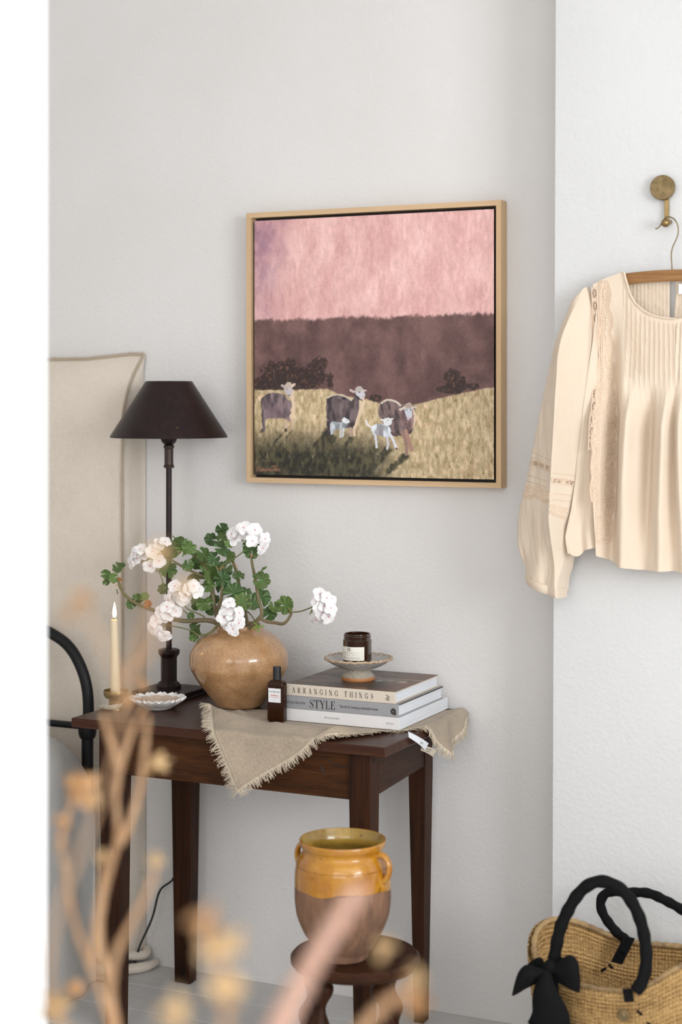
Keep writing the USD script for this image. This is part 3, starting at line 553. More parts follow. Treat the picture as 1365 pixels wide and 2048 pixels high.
def on_front(mesh, x, y, z, sx=1.0):       # letters on a plane facing -y
    v, f = mesh; return place((v * [sx, 1, 1], f), (x, y, z), EX, EZ, EYB)

# ================================================================== the cloth on the table
CT = TZ + .0012
CA, CB = np.array([-2.036, -.243]), np.array([-1.806, -.622])
EDGE = spline([(*p, 0) for p in ((-1.806, -.622), (-1.705, -.556), (-1.622, -.492), (-1.572, -.420), (-1.505, -.318), (-1.455, -.262), (-1.385, -.185))], 200)[:, :2]
CC = EDGE[-1]; RB = .007
def edge_bc(t): i = np.clip(np.asarray(t) * 199, 0, 198.999); k = i.astype(int); f_ = (i - k)[..., None]; return EDGE[k] * (1 - f_) + EDGE[k + 1] * f_
def side_dir(t): t = np.asarray(t)[..., None]; return (CA - CB) * (1 - t) + np.array([-.062, .172]) * t
CD = CC + side_dir(1.0)[0] if np.ndim(side_dir(1.0)) > 1 else CC + side_dir(1.0)
def ridge(x, y):
    """folds of the cloth on the table top, kept flat where things stand"""
    xs = [-2.05, -1.98, -1.92, -1.86, -1.80, -1.72, -1.64, -1.55]; ys = [-.30, -.345, -.395, -.42, -.425, -.43, -.445, -.44]
    yc = np.interp(x, xs, ys); a = np.interp(x, xs, [.012, .020, .026, .019, .009, .012, .012, .0])
    r = a * np.exp(-np.abs((y - yc) / .034) ** 2.4) + .013 * np.exp(-((x + 1.605 - .35 * (y + .44)) / .013) ** 2) * np.exp(-((y + .43) / .05) ** 2)
    r += .010 * np.exp(-((x + 1.90 + .8 * (y + .33)) / .016) ** 2 - ((y + .33) / .05) ** 2)
    r += .009 * meshkit.fbm(np.stack([x * 20 + y * 9, y * 24, x * 0], -1), 3, 4)
    flat = np.minimum(np.hypot(x + 1.975, y + .205) / .075, np.hypot((x + 1.80) / .034, (y + .348) / .026))
    bookd = np.maximum(np.maximum(-1.815 - x, x + 1.50), np.maximum(-.325 - y, y + .04))
    k = sm(flat, 1.0, 1.5) * sm(bookd, 0, .035)
    return r * k
def drape(p2):
    x, y = p2[..., 0], p2[..., 1]; X, Y, Z = x.copy(), y.copy(), np.full_like(x, CT) + ridge(x, y)
    of = np.maximum(TYF - y, 0); q = RB * math.pi / 2
    a = np.clip(of / RB, 0, math.pi / 2); fr_ = of > 0
    out = RB * np.sin(a); dn = RB * (1 - np.cos(a)) + np.maximum(of - q, 0)
    sway = .010 * np.sin((x + 1.9) * 16) * np.clip(of / .12, 0, 1) + .006 * np.clip(of / .1, 0, 1)
    Y = np.where(fr_, TYF - out - sway - .001, Y); Z = np.where(fr_, CT + ridge(x, np.full_like(y, TYF)) * np.clip(1 - of / .03, 0, 1) - dn, Z)
    orr = np.maximum(x - TX1, 0); a = np.clip(orr / RB, 0, math.pi / 2); rt = orr > 0
    out = RB * np.sin(a); dn = RB * (1 - np.cos(a)) + np.maximum(orr - q, 0)
    sway = .022 * np.clip(orr / .12, 0, 1) + .008 * np.sin(y * 60) * np.clip(orr / .06, 0, 1)
    X = np.where(rt, TX1 + out + sway + .001, X); Z = np.where(rt, CT - dn, Z)
    return np.stack([X, Y, Z], -1)
NA, NB = 110, 150
ta, tbv = np.meshgrid(np.linspace(0, 1, NA), np.linspace(0, 1, NB), indexing='ij')
flat2 = edge_bc(tbv) + side_dir(tbv) * ta[..., None]
def back_fold(p):          # the far corner lies folded under the books, short of the wall
    p = p.copy(); lim = -.016; p[..., 1] = np.minimum(p[..., 1], lim); return p
GP = drape(back_fold(flat2)); GP[..., 2] += np.where(flat2[..., 1] > -.016, .0006, 0)
lc = T('linen_cloth', 'natural linen cloth with frayed edges draped over the table corner', 'cloth', (*(CA + CC) / 2, CT))
keep_f = []
gf = grid_faces(NA, NB); cy = flat2.reshape(-1, 2)[gf][..., 1].min(1); gf = gf[cy < -.016]
used, inv = np.unique(gf, return_inverse=True); gv = GP.reshape(-1, 3)[used]; gf = inv.reshape(gf.shape)
Nn = vnormals(GP).reshape(-1, 3)[used]; Nn = np.where((Nn[:, 2:3] < 0), -Nn, Nn) if False else Nn
lc.part('cloth', (gv, gf), 'table_linen', True)
R_CLOTH = lambda p: drape(p[None])[0]
tn = np.linspace(0, 1, 400)
def fringe_line(base, outd, L, seed):
    R_ = np.random.RandomState(seed); out = []; n = len(base)
    for k in range(n):
        if base[k, 1] > -.018: continue
        l = L * R_.uniform(.6, 1.15); al = np.array([-outd[k, 1], outd[k, 0]]); clump = .55 * math.sin(k * .31) + .35 * math.sin(k * .83 + 1); bend = clump + R_.normal(0, .22); wob = R_.normal(0, .0016, 3)
        pts = np.array([R_CLOTH(base[k] - outd[k] * .001 + outd[k] * l * s_ + al * bend * l * .45 * s_ ** 1.6) + wob * s_ + np.array([0, -.0018 * math.sin(s_ * 2.6 + k), 0]) * s_ for s_ in np.linspace(0, 1, 6)])
        out.append(tube(pts, np.linspace(.0010, .0005, 6), 4, False))
    return out
e1 = CB + (CA - CB) * np.linspace(-.01, 1, 330)[:, None]; o1 = np.tile(-(CC - CB) / np.linalg.norm(CC - CB), (330, 1)); o1 = np.tile(np.array([-.857, -.515]), (330, 1))
e2 = edge_bc(np.linspace(0, 1, 620)); t2 = np.gradient(e2, axis=0); t2 /= np.linalg.norm(t2, axis=1, keepdims=True); o2 = np.stack([t2[:, 1], -t2[:, 0]], 1)
dcd = side_dir(np.array(1.0)).reshape(2); e3 = CC + dcd * np.linspace(0, .92, 170)[:, None]; o3 = np.tile(np.array([dcd[1], -dcd[0]]) / np.linalg.norm(dcd), (170, 1))
e4 = CB + (CA - CB) + np.linspace(0, .14, 60)[:, None] * (CC + dcd - CA); o4 = np.tile(np.array([-.5, .86]), (60, 1))
lc.part('fringe', cat(*fringe_line(e1, o1, .024, 1), *fringe_line(e2, o2, .020, 2), *fringe_line(e3, o3, .022, 3), *fringe_line(e4, o4, .014, 4)), 'fringe_linen', True, kind='stuff')
hemv = np.array([R_CLOTH(CB + (CA - CB) * t + np.array([.006, .004])) + [0, -.0006, .0004] for t in np.linspace(0.02, .98, 70)])
lc.part('hem_stitch', tube(hemv, .0006, 4), 'fringe_linen', True)
hemv = np.array([R_CLOTH(edge_bc(t) + np.array([-.004, .006])) + [0, -.0006, .0006] for t in np.linspace(0.02, .98, 120)])
lc.part('hem_stitch', tube(hemv, .0006, 4), 'fringe_linen', True)
# two care labels at the right
def care(c4, name, m, lab, lines):
    c = [np.array(p) for p in c4]; g = np.array([[c[0] * (1 - u) * (1 - v) + c[1] * u * (1 - v) + c[3] * (1 - u) * v + c[2] * u * v + np.array([.004 * math.sin(u * 3.1), 0, .002 * math.sin(v * 3)]) for v in np.linspace(0, 1, 6)] for u in np.linspace(0, 1, 10)])
    q = lc.part(name, sheet(g, .0005), m, 40, label=lab)
    ex = (c[1] - c[0]) / np.linalg.norm(c[1] - c[0]); ey = (c[0] - c[3]); ey = ey - ex * (ey @ ex); ey /= np.linalg.norm(ey); ez = np.cross(ex, ey)
    for tx, h, u, v in lines:
        m_, w_ = sans(tx, h, .0003); o = c[0] * (1 - u) * (1 - v) + c[1] * u * (1 - v) + c[3] * (1 - u) * v + c[2] * u * v
        lc.part('label_print', place(m_, o + ez * (.0024 if ez[1] < 0 or ez[0] > 0 else -.0024) + np.array([.003, -.0015, 0]), ex, ey, ez if ez[0] > 0 else -ez), 'ink_grey', False)
XR = TX1 + .006
care([atx(817, 1463, XR), atx(858, 1487, XR + .006), atx(851, 1501, XR + .006), atx(818, 1475, XR)], 'care_label', 'satin_white', 'white satin care label', [('HALE', .0042, .55, .70)])
care([atx(845, 1490, XR - .001), atx(877, 1501, XR + .002), atx(866, 1514, XR + .002), atx(842, 1501, XR - .001)], 'care_label', 'satin_beige', 'beige linen care label', [('MADE IN EUROPE', .003, .15, .5), ('100% LINEN', .003, .2, .85)])

# ================================================================== books
BZ = CT + .0012
def book(label, x0, x1, yf, yb, z0, z1, spine, top_mat, group, soft=False, col=None):
    b = T('book', label, 'book', ((x0 + x1) / 2, (yf + yb) / 2, z0), group)
    ct = .0011 if soft else .0026
    if col is None:
        b.part('front_cover', box(x0, x1, yf + .002, yb, z1 - ct, z1, .0004), top_mat, False)
    b.part('back_cover', box(x0, x1, yf + .002, yb, z0, z0 + ct, .0004), spine, False)
    b.part('spine', box(x0, x1, yf, yf + .0035, z0, z1, .0009), spine, False)
    i = .0004 if soft else .0035
    b.part('page_block', box(x0 + .002, x1 - i, yf + .0036, yb - (0.0005 if soft else .004), z0 + ct, z1 - ct), 'page_edge', False)
    return b
YS = -.3205
b3 = book('white softcover book at the bottom of the stack', -1.794, -1.5025, YS, -.020, BZ, BZ + .0285, 'board_white', 'board_white', 'books stacked on the cloth', True)
b2 = book('grey book with STYLE on its spine in the middle of the stack', -1.794, -1.5035, YS - .0005, -.048, BZ + .0288, BZ + .0583, 'board_grey', 'board_grey', 'books stacked on the cloth')
b1 = T('book', 'cream book with ARRANGING THINGS on its spine on top of the stack', 'book', (-1.65, -.19, BZ + .0587), 'books stacked on the cloth')
X0, X1, Z0, Z1, YB1 = -1.7875, -1.5112, BZ + .0587, BZ + .0857, -.056
b1.part('spine', box(X0, X1, YS, YS + .0035, Z0, Z1, .0009), 'board_cream', False)
b1.part('back_cover', box(X0, X1, YS + .002, YB1, Z0, Z0 + .0026, .0004), 'board_cream', False)
b1.part('page_block', box(X0 + .003, X1 - .004, YS + .0036, YB1 - .005, Z0 + .0026, Z1 - .0026), 'page_edge', False)
# printed top cover: a dim brown still life with a pale vessel
nb = 150; bu, bv = np.meshgrid(np.linspace(0, 1, nb), np.linspace(0, 1, nb), indexing='ij')
def bn(sx, sy, sd): return meshkit.fbm(np.stack([bu * sx, bv * sy, bu * 0 + sd], -1), 4, sd)
bc = mixc((58, 46, 40), (104, 86, 74), sm(bn(5, 9, 61), .3, .7))
def badd(m, c):
    global bc
    bc = bc * (1 - m[..., None]) + m[..., None] * np.asarray(c, float)
badd(sm(bu + .25 * (bn(6, 6, 62) - .5), .70, .92), mixc((120, 80, 56), (96, 62, 44), bn(9, 9, 63)))
badd(sm(.035 - np.abs(bv - .62 - .10 * (bu - .7) + .03 * (bn(12, 12, 64) - .5)), 0, .03) * (bu > .5) * .8, S(168, 158, 148))
badd(sm(.06 - np.abs(bv - .50) + .05 * (bn(14, 14, 65) - .5), 0, .03) * sm(.16 - np.abs(bu - .76), 0, .04) * .85, S(186, 178, 170))
badd(sm(.5 - (((bu - .66) / .10) ** 2 + ((bv - .05) / .10) ** 2), 0, .3), S(132, 92, 62)); badd(sm(bn(10, 16, 66), .58, .68) * .6, S(38, 30, 28))
badd(sm(.025 - np.abs(bv - .40 + .2 * (bu - .5)), 0, .02) * (bu < .55) * .5, S(120, 104, 92))
tg = np.stack([X0 + .0004 + (X1 - X0 - .0008) * bu, YS + .001 + (YB1 - YS - .001) * bv, np.full_like(bu, Z1)], -1)
b1.part('front_cover', (tg.reshape(-1, 3), grid_faces(nb, nb)), 'cover_print', False, col=((np.clip(bc, 0, 255) / 255 + .055) / 1.055).reshape(-1, 3) ** 2.4)
b1.part('cover_board', box(X0, X1, YS + .002, YB1, Z1 - .0026, Z1 - .00015, .0003), 'board_cream', False)
m, w = serif('ARRANGING THINGS', .0128, track=.62); ln = .206
b1.part('lettering', on_front(m, -1.772, YS, Z0 + .0072, ln / w), 'ink_brown', False)
mono = union_all([_vs([(.1, .9), (.3, 1.0), (.5, .8), (.3, .5), (.05, .3), (.2, .1), (.6, .25)], [.06, .1, .1, .08, .06, .08, .06]), _ln((.3, .55), (.75, .0), .12), _vs([(.45, .6), (.7, .8), (.8, .6), (.55, .45)], [.05, .08, .08, .05])])
b1.part('monogram', on_front(extrude(affinity.scale(mono, .012, .012, origin=(0, 0)), .0004), -1.5355, YS, Z0 + .0070), 'ink_brown', False)
m, w = serif('NATALIE WALTON', .0052, track=.12); zb = BZ + .0288
b2.part('lettering', on_front(m, -1.8048 + .012, YS - .0005, zb + .0118, .0545 / w), 'ink_brown', False)
m, w = serif('STYLE', .0195, track=.10); b2.part('lettering', on_front(m, -1.7268, YS - .0005, zb + .0052, .0655 / w), 'ink', False)
m, w = sans('The Art of Creating a Beautiful Home', .0056, bold=False); b2.part('lettering', on_front(m, -1.6505, YS - .0005, zb + .0118, .0965 / w), 'ink_brown', False)
disc = union_all([affinity.scale(Point(0, 0).buffer(1, 24), .0066, .0072), _rect(.001, -.0078, .0068, -.003)])
holes = union_all([affinity.translate(affinity.scale(_glyph('S')[0], .008, .0085, origin=(0, 0)), -.0045, -.0035), affinity.translate(affinity.scale(_glyph('F')[0] or _glyph('E')[0], .006, .0062, origin=(0, 0)), .0002, -.0045)])
b2.part('emblem', on_front(extrude(disc.difference(holes), .0004), -1.5162, YS - .0005, zb + .0132), 'ink', False)
m, w = serif('THE LOCAL PROJECT', .0034, track=.15); b3.part('lettering', on_front(m, -1.689, YS, BZ + .0128, .038 / w), 'ink_grey', False)
m, w = serif('THE LOCAL', .0032, track=.15); b3.part('lettering', on_front(m, -1.5335, YS, BZ + .0122, .019 / w), 'ink_grey', False)
# dust jacket edge of the middle book, dark at its fold
b2.part('jacket_flap', box(-1.5042, -1.5030, YS + .004, -.052, BZ + .0558, BZ + .0584), 'ink_brown', False)

# ================================================================== footed dish and candle jar on the books
DZ = Z1
dc = atz(717, 1359, DZ); DX, DY = dc[0], dc[1]
fd = T('footed_dish', 'speckled grey pottery dish on a foot holding the amber candle jar', 'dish', (DX, DY, DZ))
def rimwarp(P, a):
    k = np.clip((P[..., 2] - .038) / .012, 0, 1); P = P.copy()
    w = 1 + .012 * np.sin(3 * a + .5) + .008 * np.sin(19 * a) + .006 * np.sin(31 * a); P[..., :2] *= (1 + (w - 1) * k)[..., None]; P[..., 2] += k * (.0007 * np.sin(17 * a) + .0006 * np.sin(27 * a + 1)); return P
D0 = (DX, DY, DZ)
fd.part('bowl', lathe(smooth_profile([(.0, .024), (.026, .0245), (.034, .0262), (.05, .0318), (.066, .040), (.0775, .0495), (.0790, .0515), (.0772, .0525), (.073, .0500), (.06, .0458), (.045, .0433), (.02, .0422), (0, .0420)], 60), 120, D0, rimwarp), 'stone_glaze', 50)
def roll(P, a):
    return P
ra = np.linspace(0, 2 * np.pi, 140, endpoint=False); rim = np.stack([(.0782 * (1 + .012 * np.sin(3 * ra + .5) + .006 * np.sin(19 * ra))) * np.cos(ra) + DX, (.0782 * (1 + .012 * np.sin(3 * ra + .5))) * np.sin(ra) + DY, DZ + .0508 + .0006 * np.sin(17 * ra) + .0006 * np.sin(27 * ra + 1)], -1)
rim = np.vstack([rim, rim[:1]])
fd.part('rim', tube(rim, .0026 + .0010 * np.abs(np.sin(np.arange(141) * 1.3)), 8, False), 'stone_rim')
fd.part('foot', lathe(smooth_profile([(.0, .0255), (.0245, .0255), (.0255, .024), (.031, .018), (.0375, .0095), (.0385, .0085)], 24), 64, D0), 'stone_foot', 40)
fd.part('foot_rim', lathe(smooth_profile([(.0386, .0085), (.0395, .006), (.0395, .0012), (.0385, 0), (0, 0)], 16), 64, D0), 'stone_orange', 40)
jc = np.array([DX - .0015, DY - .002, DZ + .0436])
jar = T('candle_jar', 'amber glass candle jar with a cream label standing in the footed dish', 'candle', jc)
JR, JH = .0338, .066
jar.part('glass', lathe(smooth_profile([(0, 0), (.030, 0), (JR, .003), (JR, .046), (JR, .0505), (.0318, .0525), (.0312, .0535), (.0312, .0545), (.0325, .0552), (.0325, .0566), (.0312, .0572), (.0312, .0585), (.0325, .0592), (.0325, .0606), (.0312, .0614), (.0312, .0645), (.0306, .066), (.0292, .0655), (.0288, .064), (.0288, .0515), (.0308, .0485), (.0308, .004), (0, .0035)], 150), 64, jc), 'amber_dark', 40)
jar.part('wax', lathe([(0, .040), (.0304, .0402), (.0304, .0042), (0, .0042)], 48, jc), 'amber_glass', 30, label='candle wax')
jar.part('wick', bar(jc + [0, 0, .040], jc + [.0006, 0, .061], .0011), 'wax')
def on_cyl(mesh, r, c, ang0):     # letters wrapped on the jar, x along the turn
    v, f = mesh; a = ang0 + v[:, 0] / r; rr = r + v[:, 2]
    return np.stack([c[0] + rr * np.cos(a), c[1] + rr * np.sin(a), c[2] + v[:, 1]], 1), f
view = math.atan2(-3.83 - DY, 0 - DX)              # towards the camera
LA0, LA1 = view - 1.55, view + .50
ga, gz = np.meshgrid(np.linspace(LA0, LA1, 50), np.linspace(.0055, .0375, 4), indexing='ij')
gl = np.stack([jc[0] + (JR + .0004) * np.cos(ga), jc[1] + (JR + .0004) * np.sin(ga), jc[2] + gz], -1)
lab = jar.part('label', sheet(gl, .0003), 'label_cream', 60, label='cream paper label')
for tx, h, z, wd, a0 in (('BOTANICAL CANDLE CO', .0019, .0225, .045, view - 1.27), ('NATURAL SOY WAX CANDLE', .0013, .0175, .036, view - 1.18), ('NEROLI & PETITGRAIN', .0026, .0105, .047, view - 1.20)):
    m, w = serif(tx, h, .0003, .3); m[0][:, 0] *= wd / w; jar.part('label_print', on_cyl(m, JR + .0004, jc + [0, 0, z], a0), 'ink_brown', False)
sprig = union_all([affinity.rotate(affinity.translate(affinity.scale(Point(0, 0).buffer(1, 8), .00075, .0019), 0, .0036), k * 45, origin=(0, 0)) for k in range(-3, 4)] + [_ln((0, 0), (0, -.004), .0006)])
jar.part('label_print', on_cyl(extrude(sprig, .0003), JR + .0004, jc + [0, 0, .0312], view - .62), 'ink_brown', False)

# ================================================================== amber bottle
bx, byy = -1.8205, -.357
bt = T('perfume_bottle', 'amber glass perfume bottle with a black cap standing on the linen cloth', 'bottle', (bx + .02, byy + .012, CT + .0008))
bz = CT + .0008
def rrect(w, d, r, n=6):
    p = []
    for cx, cy, a0 in ((w / 2 - r, d / 2 - r, 0), (-w / 2 + r, d / 2 - r, 90), (-w / 2 + r, -d / 2 + r, 180), (w / 2 - r, -d / 2 + r, 270)):
        for k in range(n): a = math.radians(a0 + 90 * k / (n - 1)); p.append((cx + r * math.cos(a), cy + r * math.sin(a)))
    return np.array(p)
def loft(secs):       # sections of equal count: (points xy, z)
    P = np.array([np.c_[p, np.full(len(p), z)] for p, z in secs]); n = P.shape[1]; f = arr((P.reshape(-1, 3), grid_faces(len(P), n, wv=True)))[1]; v = P.reshape(-1, 3); m = len(v)
    v = np.vstack([v, P[0].mean(0), P[-1].mean(0)]); k = np.arange(n); k2 = (k + 1) % n
    return v, np.vstack([f, np.stack([np.full(n, m), k2, k], 1), np.stack([np.full(n, m + 1), (len(P) - 1) * n + k, (len(P) - 1) * n + k2], 1)])
bw, bdp = .0425, .0245; bcx, bcy = bx + bw / 2, byy + bdp / 2
secs = []
for z, k in ((0, .006), (.0015, .0028), (.004, .0008), (.007, 0), (.085, 0), (.0895, .0008), (.0935, .003), (.0965, .0066), (.098, .011)): secs.append((rrect(bw - 2 * k, bdp - 1.4 * min(k, .006), .0058 - min(k, .003) * .5), z))
v, f = loft(secs); bt.part('glass_body', (v + [bcx, bcy, bz], f), 'amber_dark', 40)
bt.part('cap', lathe([(0, .0975), (.0092, .0975), (.0096, .0985), (.0096, .127), (.0092, .1283), (.008, .1286), (0, .1286)], 40, (bcx, bcy, bz)), 'black_plastic', 40)
bt.part('label', box(bcx - .0163, bcx + .0158, byy - .0004, byy + .0003, bz + .047, bz + .0795), 'label_white', False, label='white printed label')
for tx, h, dx, z, wd, m_ in (('LOLA JAMES HARPER', .0019, -.0140, .0708, .0275, 'ink'), ('THE', .0011, -.0018, .0660, .0034, 'ink_red'), ('PROMENADES', .0022, -.0112, .0620, .0215, 'ink_red'), ('OF A COASTLINE HOUSE', .0013, -.0138, .0584, .0275, 'ink_red'), ('6', .0026, -.001, .0518, .0022, 'ink_red')):
    m, w = sans(tx, h, .0002, bold=(h > .0018)); bt.part('label_print', on_front(m, bcx + dx, byy - .0004, bz + z, wd / w), m_, False)

# ================================================================== the vase and the geranium
VX, VY, VZ = -1.9745, -.207, CT + .001
vs = T('vase', 'round tan glazed stoneware vase holding white geraniums', 'vase', (VX, VY, VZ))
vp = smooth_profile([(0, 0), (.050, 0), (.056, .004), (.064, .015), (.086, .043), (.108, .075), (.1195, .103), (.1190, .124), (.108, .150), (.088, .172), (.068, .1845), (.058, .190), (.0548, .1945), (.0552, .1985), (.054, .201), (.051, .1995), (.0505, .194), (.058, .184), (.085, .166), (.104, .146), (.112, .12), (.112, .10), (.10, .072), (.06, .02), (0, .012)], 120)
def vwarp(P, a):
    P = P.copy(); P[..., :2] *= (1 + .012 * np.sin(2 * a + 1) * np.sin(P[..., 2] * 14))[..., None]; return P
vs.part('body', lathe(vp, 96, (VX, VY, VZ), vwarp), 'vase_glaze', True)

GY = VY
gp = T('geranium', 'branching geranium cutting with scalloped green leaves and white flowers in the vase', 'plant', (VX, VY, VZ + .17))
def gpt(p, dy=0.0): return aty(p[0], p[1], GY + dy)
STEMG, STEMB = np.array(lin(112, 116, 70)), np.array(lin(128, 108, 84))
def gstem(pts, r0, r1, green, n=40, name='stem'):
    ks = spline([gpt(p[:2], p[2] if len(p) > 2 else 0) for p in pts], n)
    r = np.linspace(r0, r1, n) * (1 + .10 * np.abs(np.sin(np.arange(n) * .9)) * (1 if r0 > .003 else 0)); v, f = tube(ks, r, 9)
    t = np.r_[np.repeat(np.linspace(0, 1, n), 9), 0, 1]; g = np.clip(green[0] + (green[1] - green[0]) * t, 0, 1)[:, None]
    gp.part(name, (v, f), 'stem', True, col=STEMB * (1 - g) + STEMG * g); return ks
gstem([(462, 1290, .0), (452, 1258, -.005), (432, 1225, -.02), (425, 1180, -.02), (418, 1150, -.01), (402, 1122, 0), (375, 1102, 0), (345, 1085, .005)], .0068, .0030, (.15, .8))
gstem([(464, 1285, -.01), (445, 1254, -.03), (427, 1243, -.05), (380, 1242, -.05), (345, 1238, -.06), (310, 1222, -.05), (275, 1208, -.05), (253, 1193, -.05), (241, 1176, -.05), (237, 1155, -.05)], .0062, .0032, (.1, .7))
gstem([(492, 1290, .01), (494, 1255, .02), (488, 1215, .02), (480, 1180, .02), (475, 1150, .02), (464, 1120, .03), (450, 1095, .03), (447, 1070, .03)], .0060, .0026, (.1, .8))
gstem([(480, 1290, 0), (494, 1262, -.03), (512, 1243, -.03), (524, 1229, -.03), (520, 1208, -.03), (513, 1170, -.02), (507, 1140, -.02), (503, 1112, -.02)], .0058, .0030, (.1, .6))
gstem([(520, 1234, -.03), (534, 1243, -.03), (553, 1246, -.03), (570, 1246, -.04), (577, 1238, -.04), (583, 1226, -.04)], .0042, .0032, (.0, .3))
gstem([(456, 1262, -.04), (436, 1250, -.06), (425, 1262, -.07), (411, 1269, -.07), (396, 1271, -.07)], .0036, .0022, (.5, 1))
gstem([(432, 1225, -.02), (442, 1200, -.03), (445, 1170, -.03), (436, 1140, -.03), (428, 1125, -.03)], .0046, .0026, (.2, .8))
gstem([(420, 1160, -.02), (400, 1150, -.03), (378, 1140, -.03), (356, 1128, -.02), (340, 1118, -.02)], .0036, .0024, (.4, .8))
for q in ([(440, 1136, -.03), (462, 1120, -.03), (486, 1104, -.03), (497, 1082, -.03)], [(583, 1224, -.04), (604, 1222, -.04), (620, 1216, -.05), (634, 1212, -.05)], [(330, 1192, -.05), (326, 1165, -.05), (316, 1140, -.05), (300, 1122, -.05)], [(396, 1245, -.05), (372, 1225, -.06), (352, 1208, -.06)],
          [(396, 1270, -.07), (372, 1258, -.07), (345, 1252, -.07), (330, 1248, -.07)], [(410, 1235, -.06), (388, 1224, -.06), (370, 1212, -.06), (366, 1196, -.06)], [(470, 1265, -.03), (466, 1250, -.06), (463, 1238, -.07)], [(492, 1222, -.02), (504, 1232, -.03), (512, 1245, -.04), (518, 1254, -.05)],
          [(356, 1098, -.01), (360, 1084, -.01), (368, 1076, -.01)], [(352, 1100, -.01), (355, 1085, -.01), (345, 1072, -.01)], [(392, 1110, 0), (386, 1098, 0), (378, 1094, 0)], [(404, 1124, 0), (405, 1112, 0), (407, 1106, 0)]):
    gstem(q, .0017, .0013, (.85, 1), 24, 'flower_stalk')

def leaf_mesh(R, seed):
    r_ = np.random.RandomState(seed); nr, nt = 8, 84; th = np.linspace(-np.pi + .16, np.pi - .16, nt); lob = 7
    ph = th * lob / (2 * np.pi) * 1.0
    edge = .80 + .20 * np.abs(np.cos(np.pi * (ph + .5 * (lob % 2 == 0)))) ** .55 + .025 * np.cos(th * 21)
    rr = np.linspace(0, 1, nr)[:, None] ** .9; rad = rr * edge[None]
    x = rad * np.sin(th); y = rad * np.cos(th) - .05
    z = .20 * rad ** 2 * r_.uniform(-1, 1.3) + .11 * rad * np.cos(2 * np.pi * ph)[None] + .05 * np.sin(th * 3 + r_.uniform(0, 6)) * rad + .10 * r_.uniform(-1, 1) * x * rad
    v = np.stack([x, y, z], -1) * R
    g0, g1, zn = np.array(lin(98, 128, 62)), np.array(lin(54, 86, 44)), np.array(lin(104, 92, 52))
    vein = np.clip(np.cos(2 * np.pi * ph), 0, 1)[None] ** 8 * (1 - rr * .5); zone = np.exp(-((rr - .62) / .16) ** 2) * r_.choice([.1, .35, .8])
    k = r_.uniform(0, 1); c = (g0 * k + g1 * (1 - k))[None, None] * (1 + .12 * r_.normal(0, 1, (nr, nt, 1)).clip(-1, 1))
    c = c * (1 - zone[..., None] * .6) + zn * zone[..., None] * .6; c = c * (1 - .4 * vein[..., None]) + np.array(lin(128, 158, 84)) * .4 * vein[..., None]
    return v.reshape(-1, 3), grid_faces(nr, nt), np.clip(np.broadcast_to(c, (nr, nt, 3)), 0, 1).reshape(-1, 3)
TOCAM = np.array([.46, -.86, .12])
def frame(nrm, up=(0, 0, 1), roll=0.0):
    n = np.asarray(nrm, float); n /= np.linalg.norm(n); u = np.array(up, float); u = u - n * (u @ n); u /= np.linalg.norm(u); r = np.cross(u, n)
    return r * math.cos(roll) + u * math.sin(roll), -r * math.sin(roll) + u * math.cos(roll), n
PXM = 1 / 838.0
LEAVES = []
for cx, cy, R in ((705, 100, 68), (580, 222, 72), (712, 205, 55), (805, 255, 60), (715, 325, 88), (800, 420, 62), (620, 440, 72), (585, 540, 112), (740, 560, 82), (335, 320, 78), (500, 390, 74), (420, 490, 72), (320, 520, 62), (385, 665, 62), (715, 680, 84), (540, 745, 84), (695, 770, 52), (110, 325, 92), (235, 265, 74), (90, 560, 92), (285, 250, 34), (1050, 335, 88), (845, 830, 104), (940, 930, 92), (975, 800, 64), (1060, 950, 72), (1145, 880, 100), (1140, 590, 84), (1160, 690, 84), (890, 635, 62), (505, 950, 86), (620, 905, 54), (575, 1030, 64), (405, 985, 44), (405, 905, 54), (352, 1090, 38), (395, 1205, 54), (395, 1290, 58), (375, 1345, 42), (860, 215, 45), (1000, 290, 50), (440, 420, 60), (660, 620, 90), (480, 640, 60), (560, 640, 80), (60, 440, 70), (150, 390, 55), (180, 280, 50)):
    LEAVES.append((320 + cx / 5.6875, 1040 + cy / 5.6875, R / 5.6875))
LEAVES += [(572, 1210, 16), (549, 1216, 11), (539, 1228, 13), (236, 1136, 10), (213, 1148, 9.5), (227, 1156, 9), (213, 1164, 7), (262, 1208, 9), (276, 1197, 10), (290, 1193, 8), (234, 1184, 5), (326, 1178, 10), (245, 1131, 6), (440, 1262, 7)]
for i, (x, y, R) in enumerate(LEAVES):
    d = RS.normal(0, .36, 3); n = TOCAM + d + np.array([0, 0, .2]); v, f, c = leaf_mesh(R * PXM * 1.24, 100 + i)
    dy = RS.uniform(-.055, .02)
    if x < 300: dy = -.05 + RS.uniform(-.01, .01)
    ex, ey, ez = frame(n, roll=RS.uniform(0, 6.28)); ctr = gpt((x, y), dy)
    v2, _ = place((v, f), ctr, ex, ey, ez); gp.part('leaf', (v2, f), 'leaf', True, col=c)
# dead leaves
for x, y, R in ((296, 1208, 9), (240, 1158, 6), (228, 1163, 5)):
    v, f, c = leaf_mesh(R * PXM, 900 + int(x)); ex, ey, ez = frame(TOCAM + RS.normal(0, .5, 3), roll=RS.uniform(0, 6)); v2, _ = place((v, f), gpt((x, y), -.05), ex, ey, ez)
    gp.part('leaf', (v2, f), 'leaf', True, col=np.broadcast_to(lin(176, 112, 52), (len(v), 3)) * RS.uniform(.7, 1.1, (len(v), 1)), label='withered orange leaf')
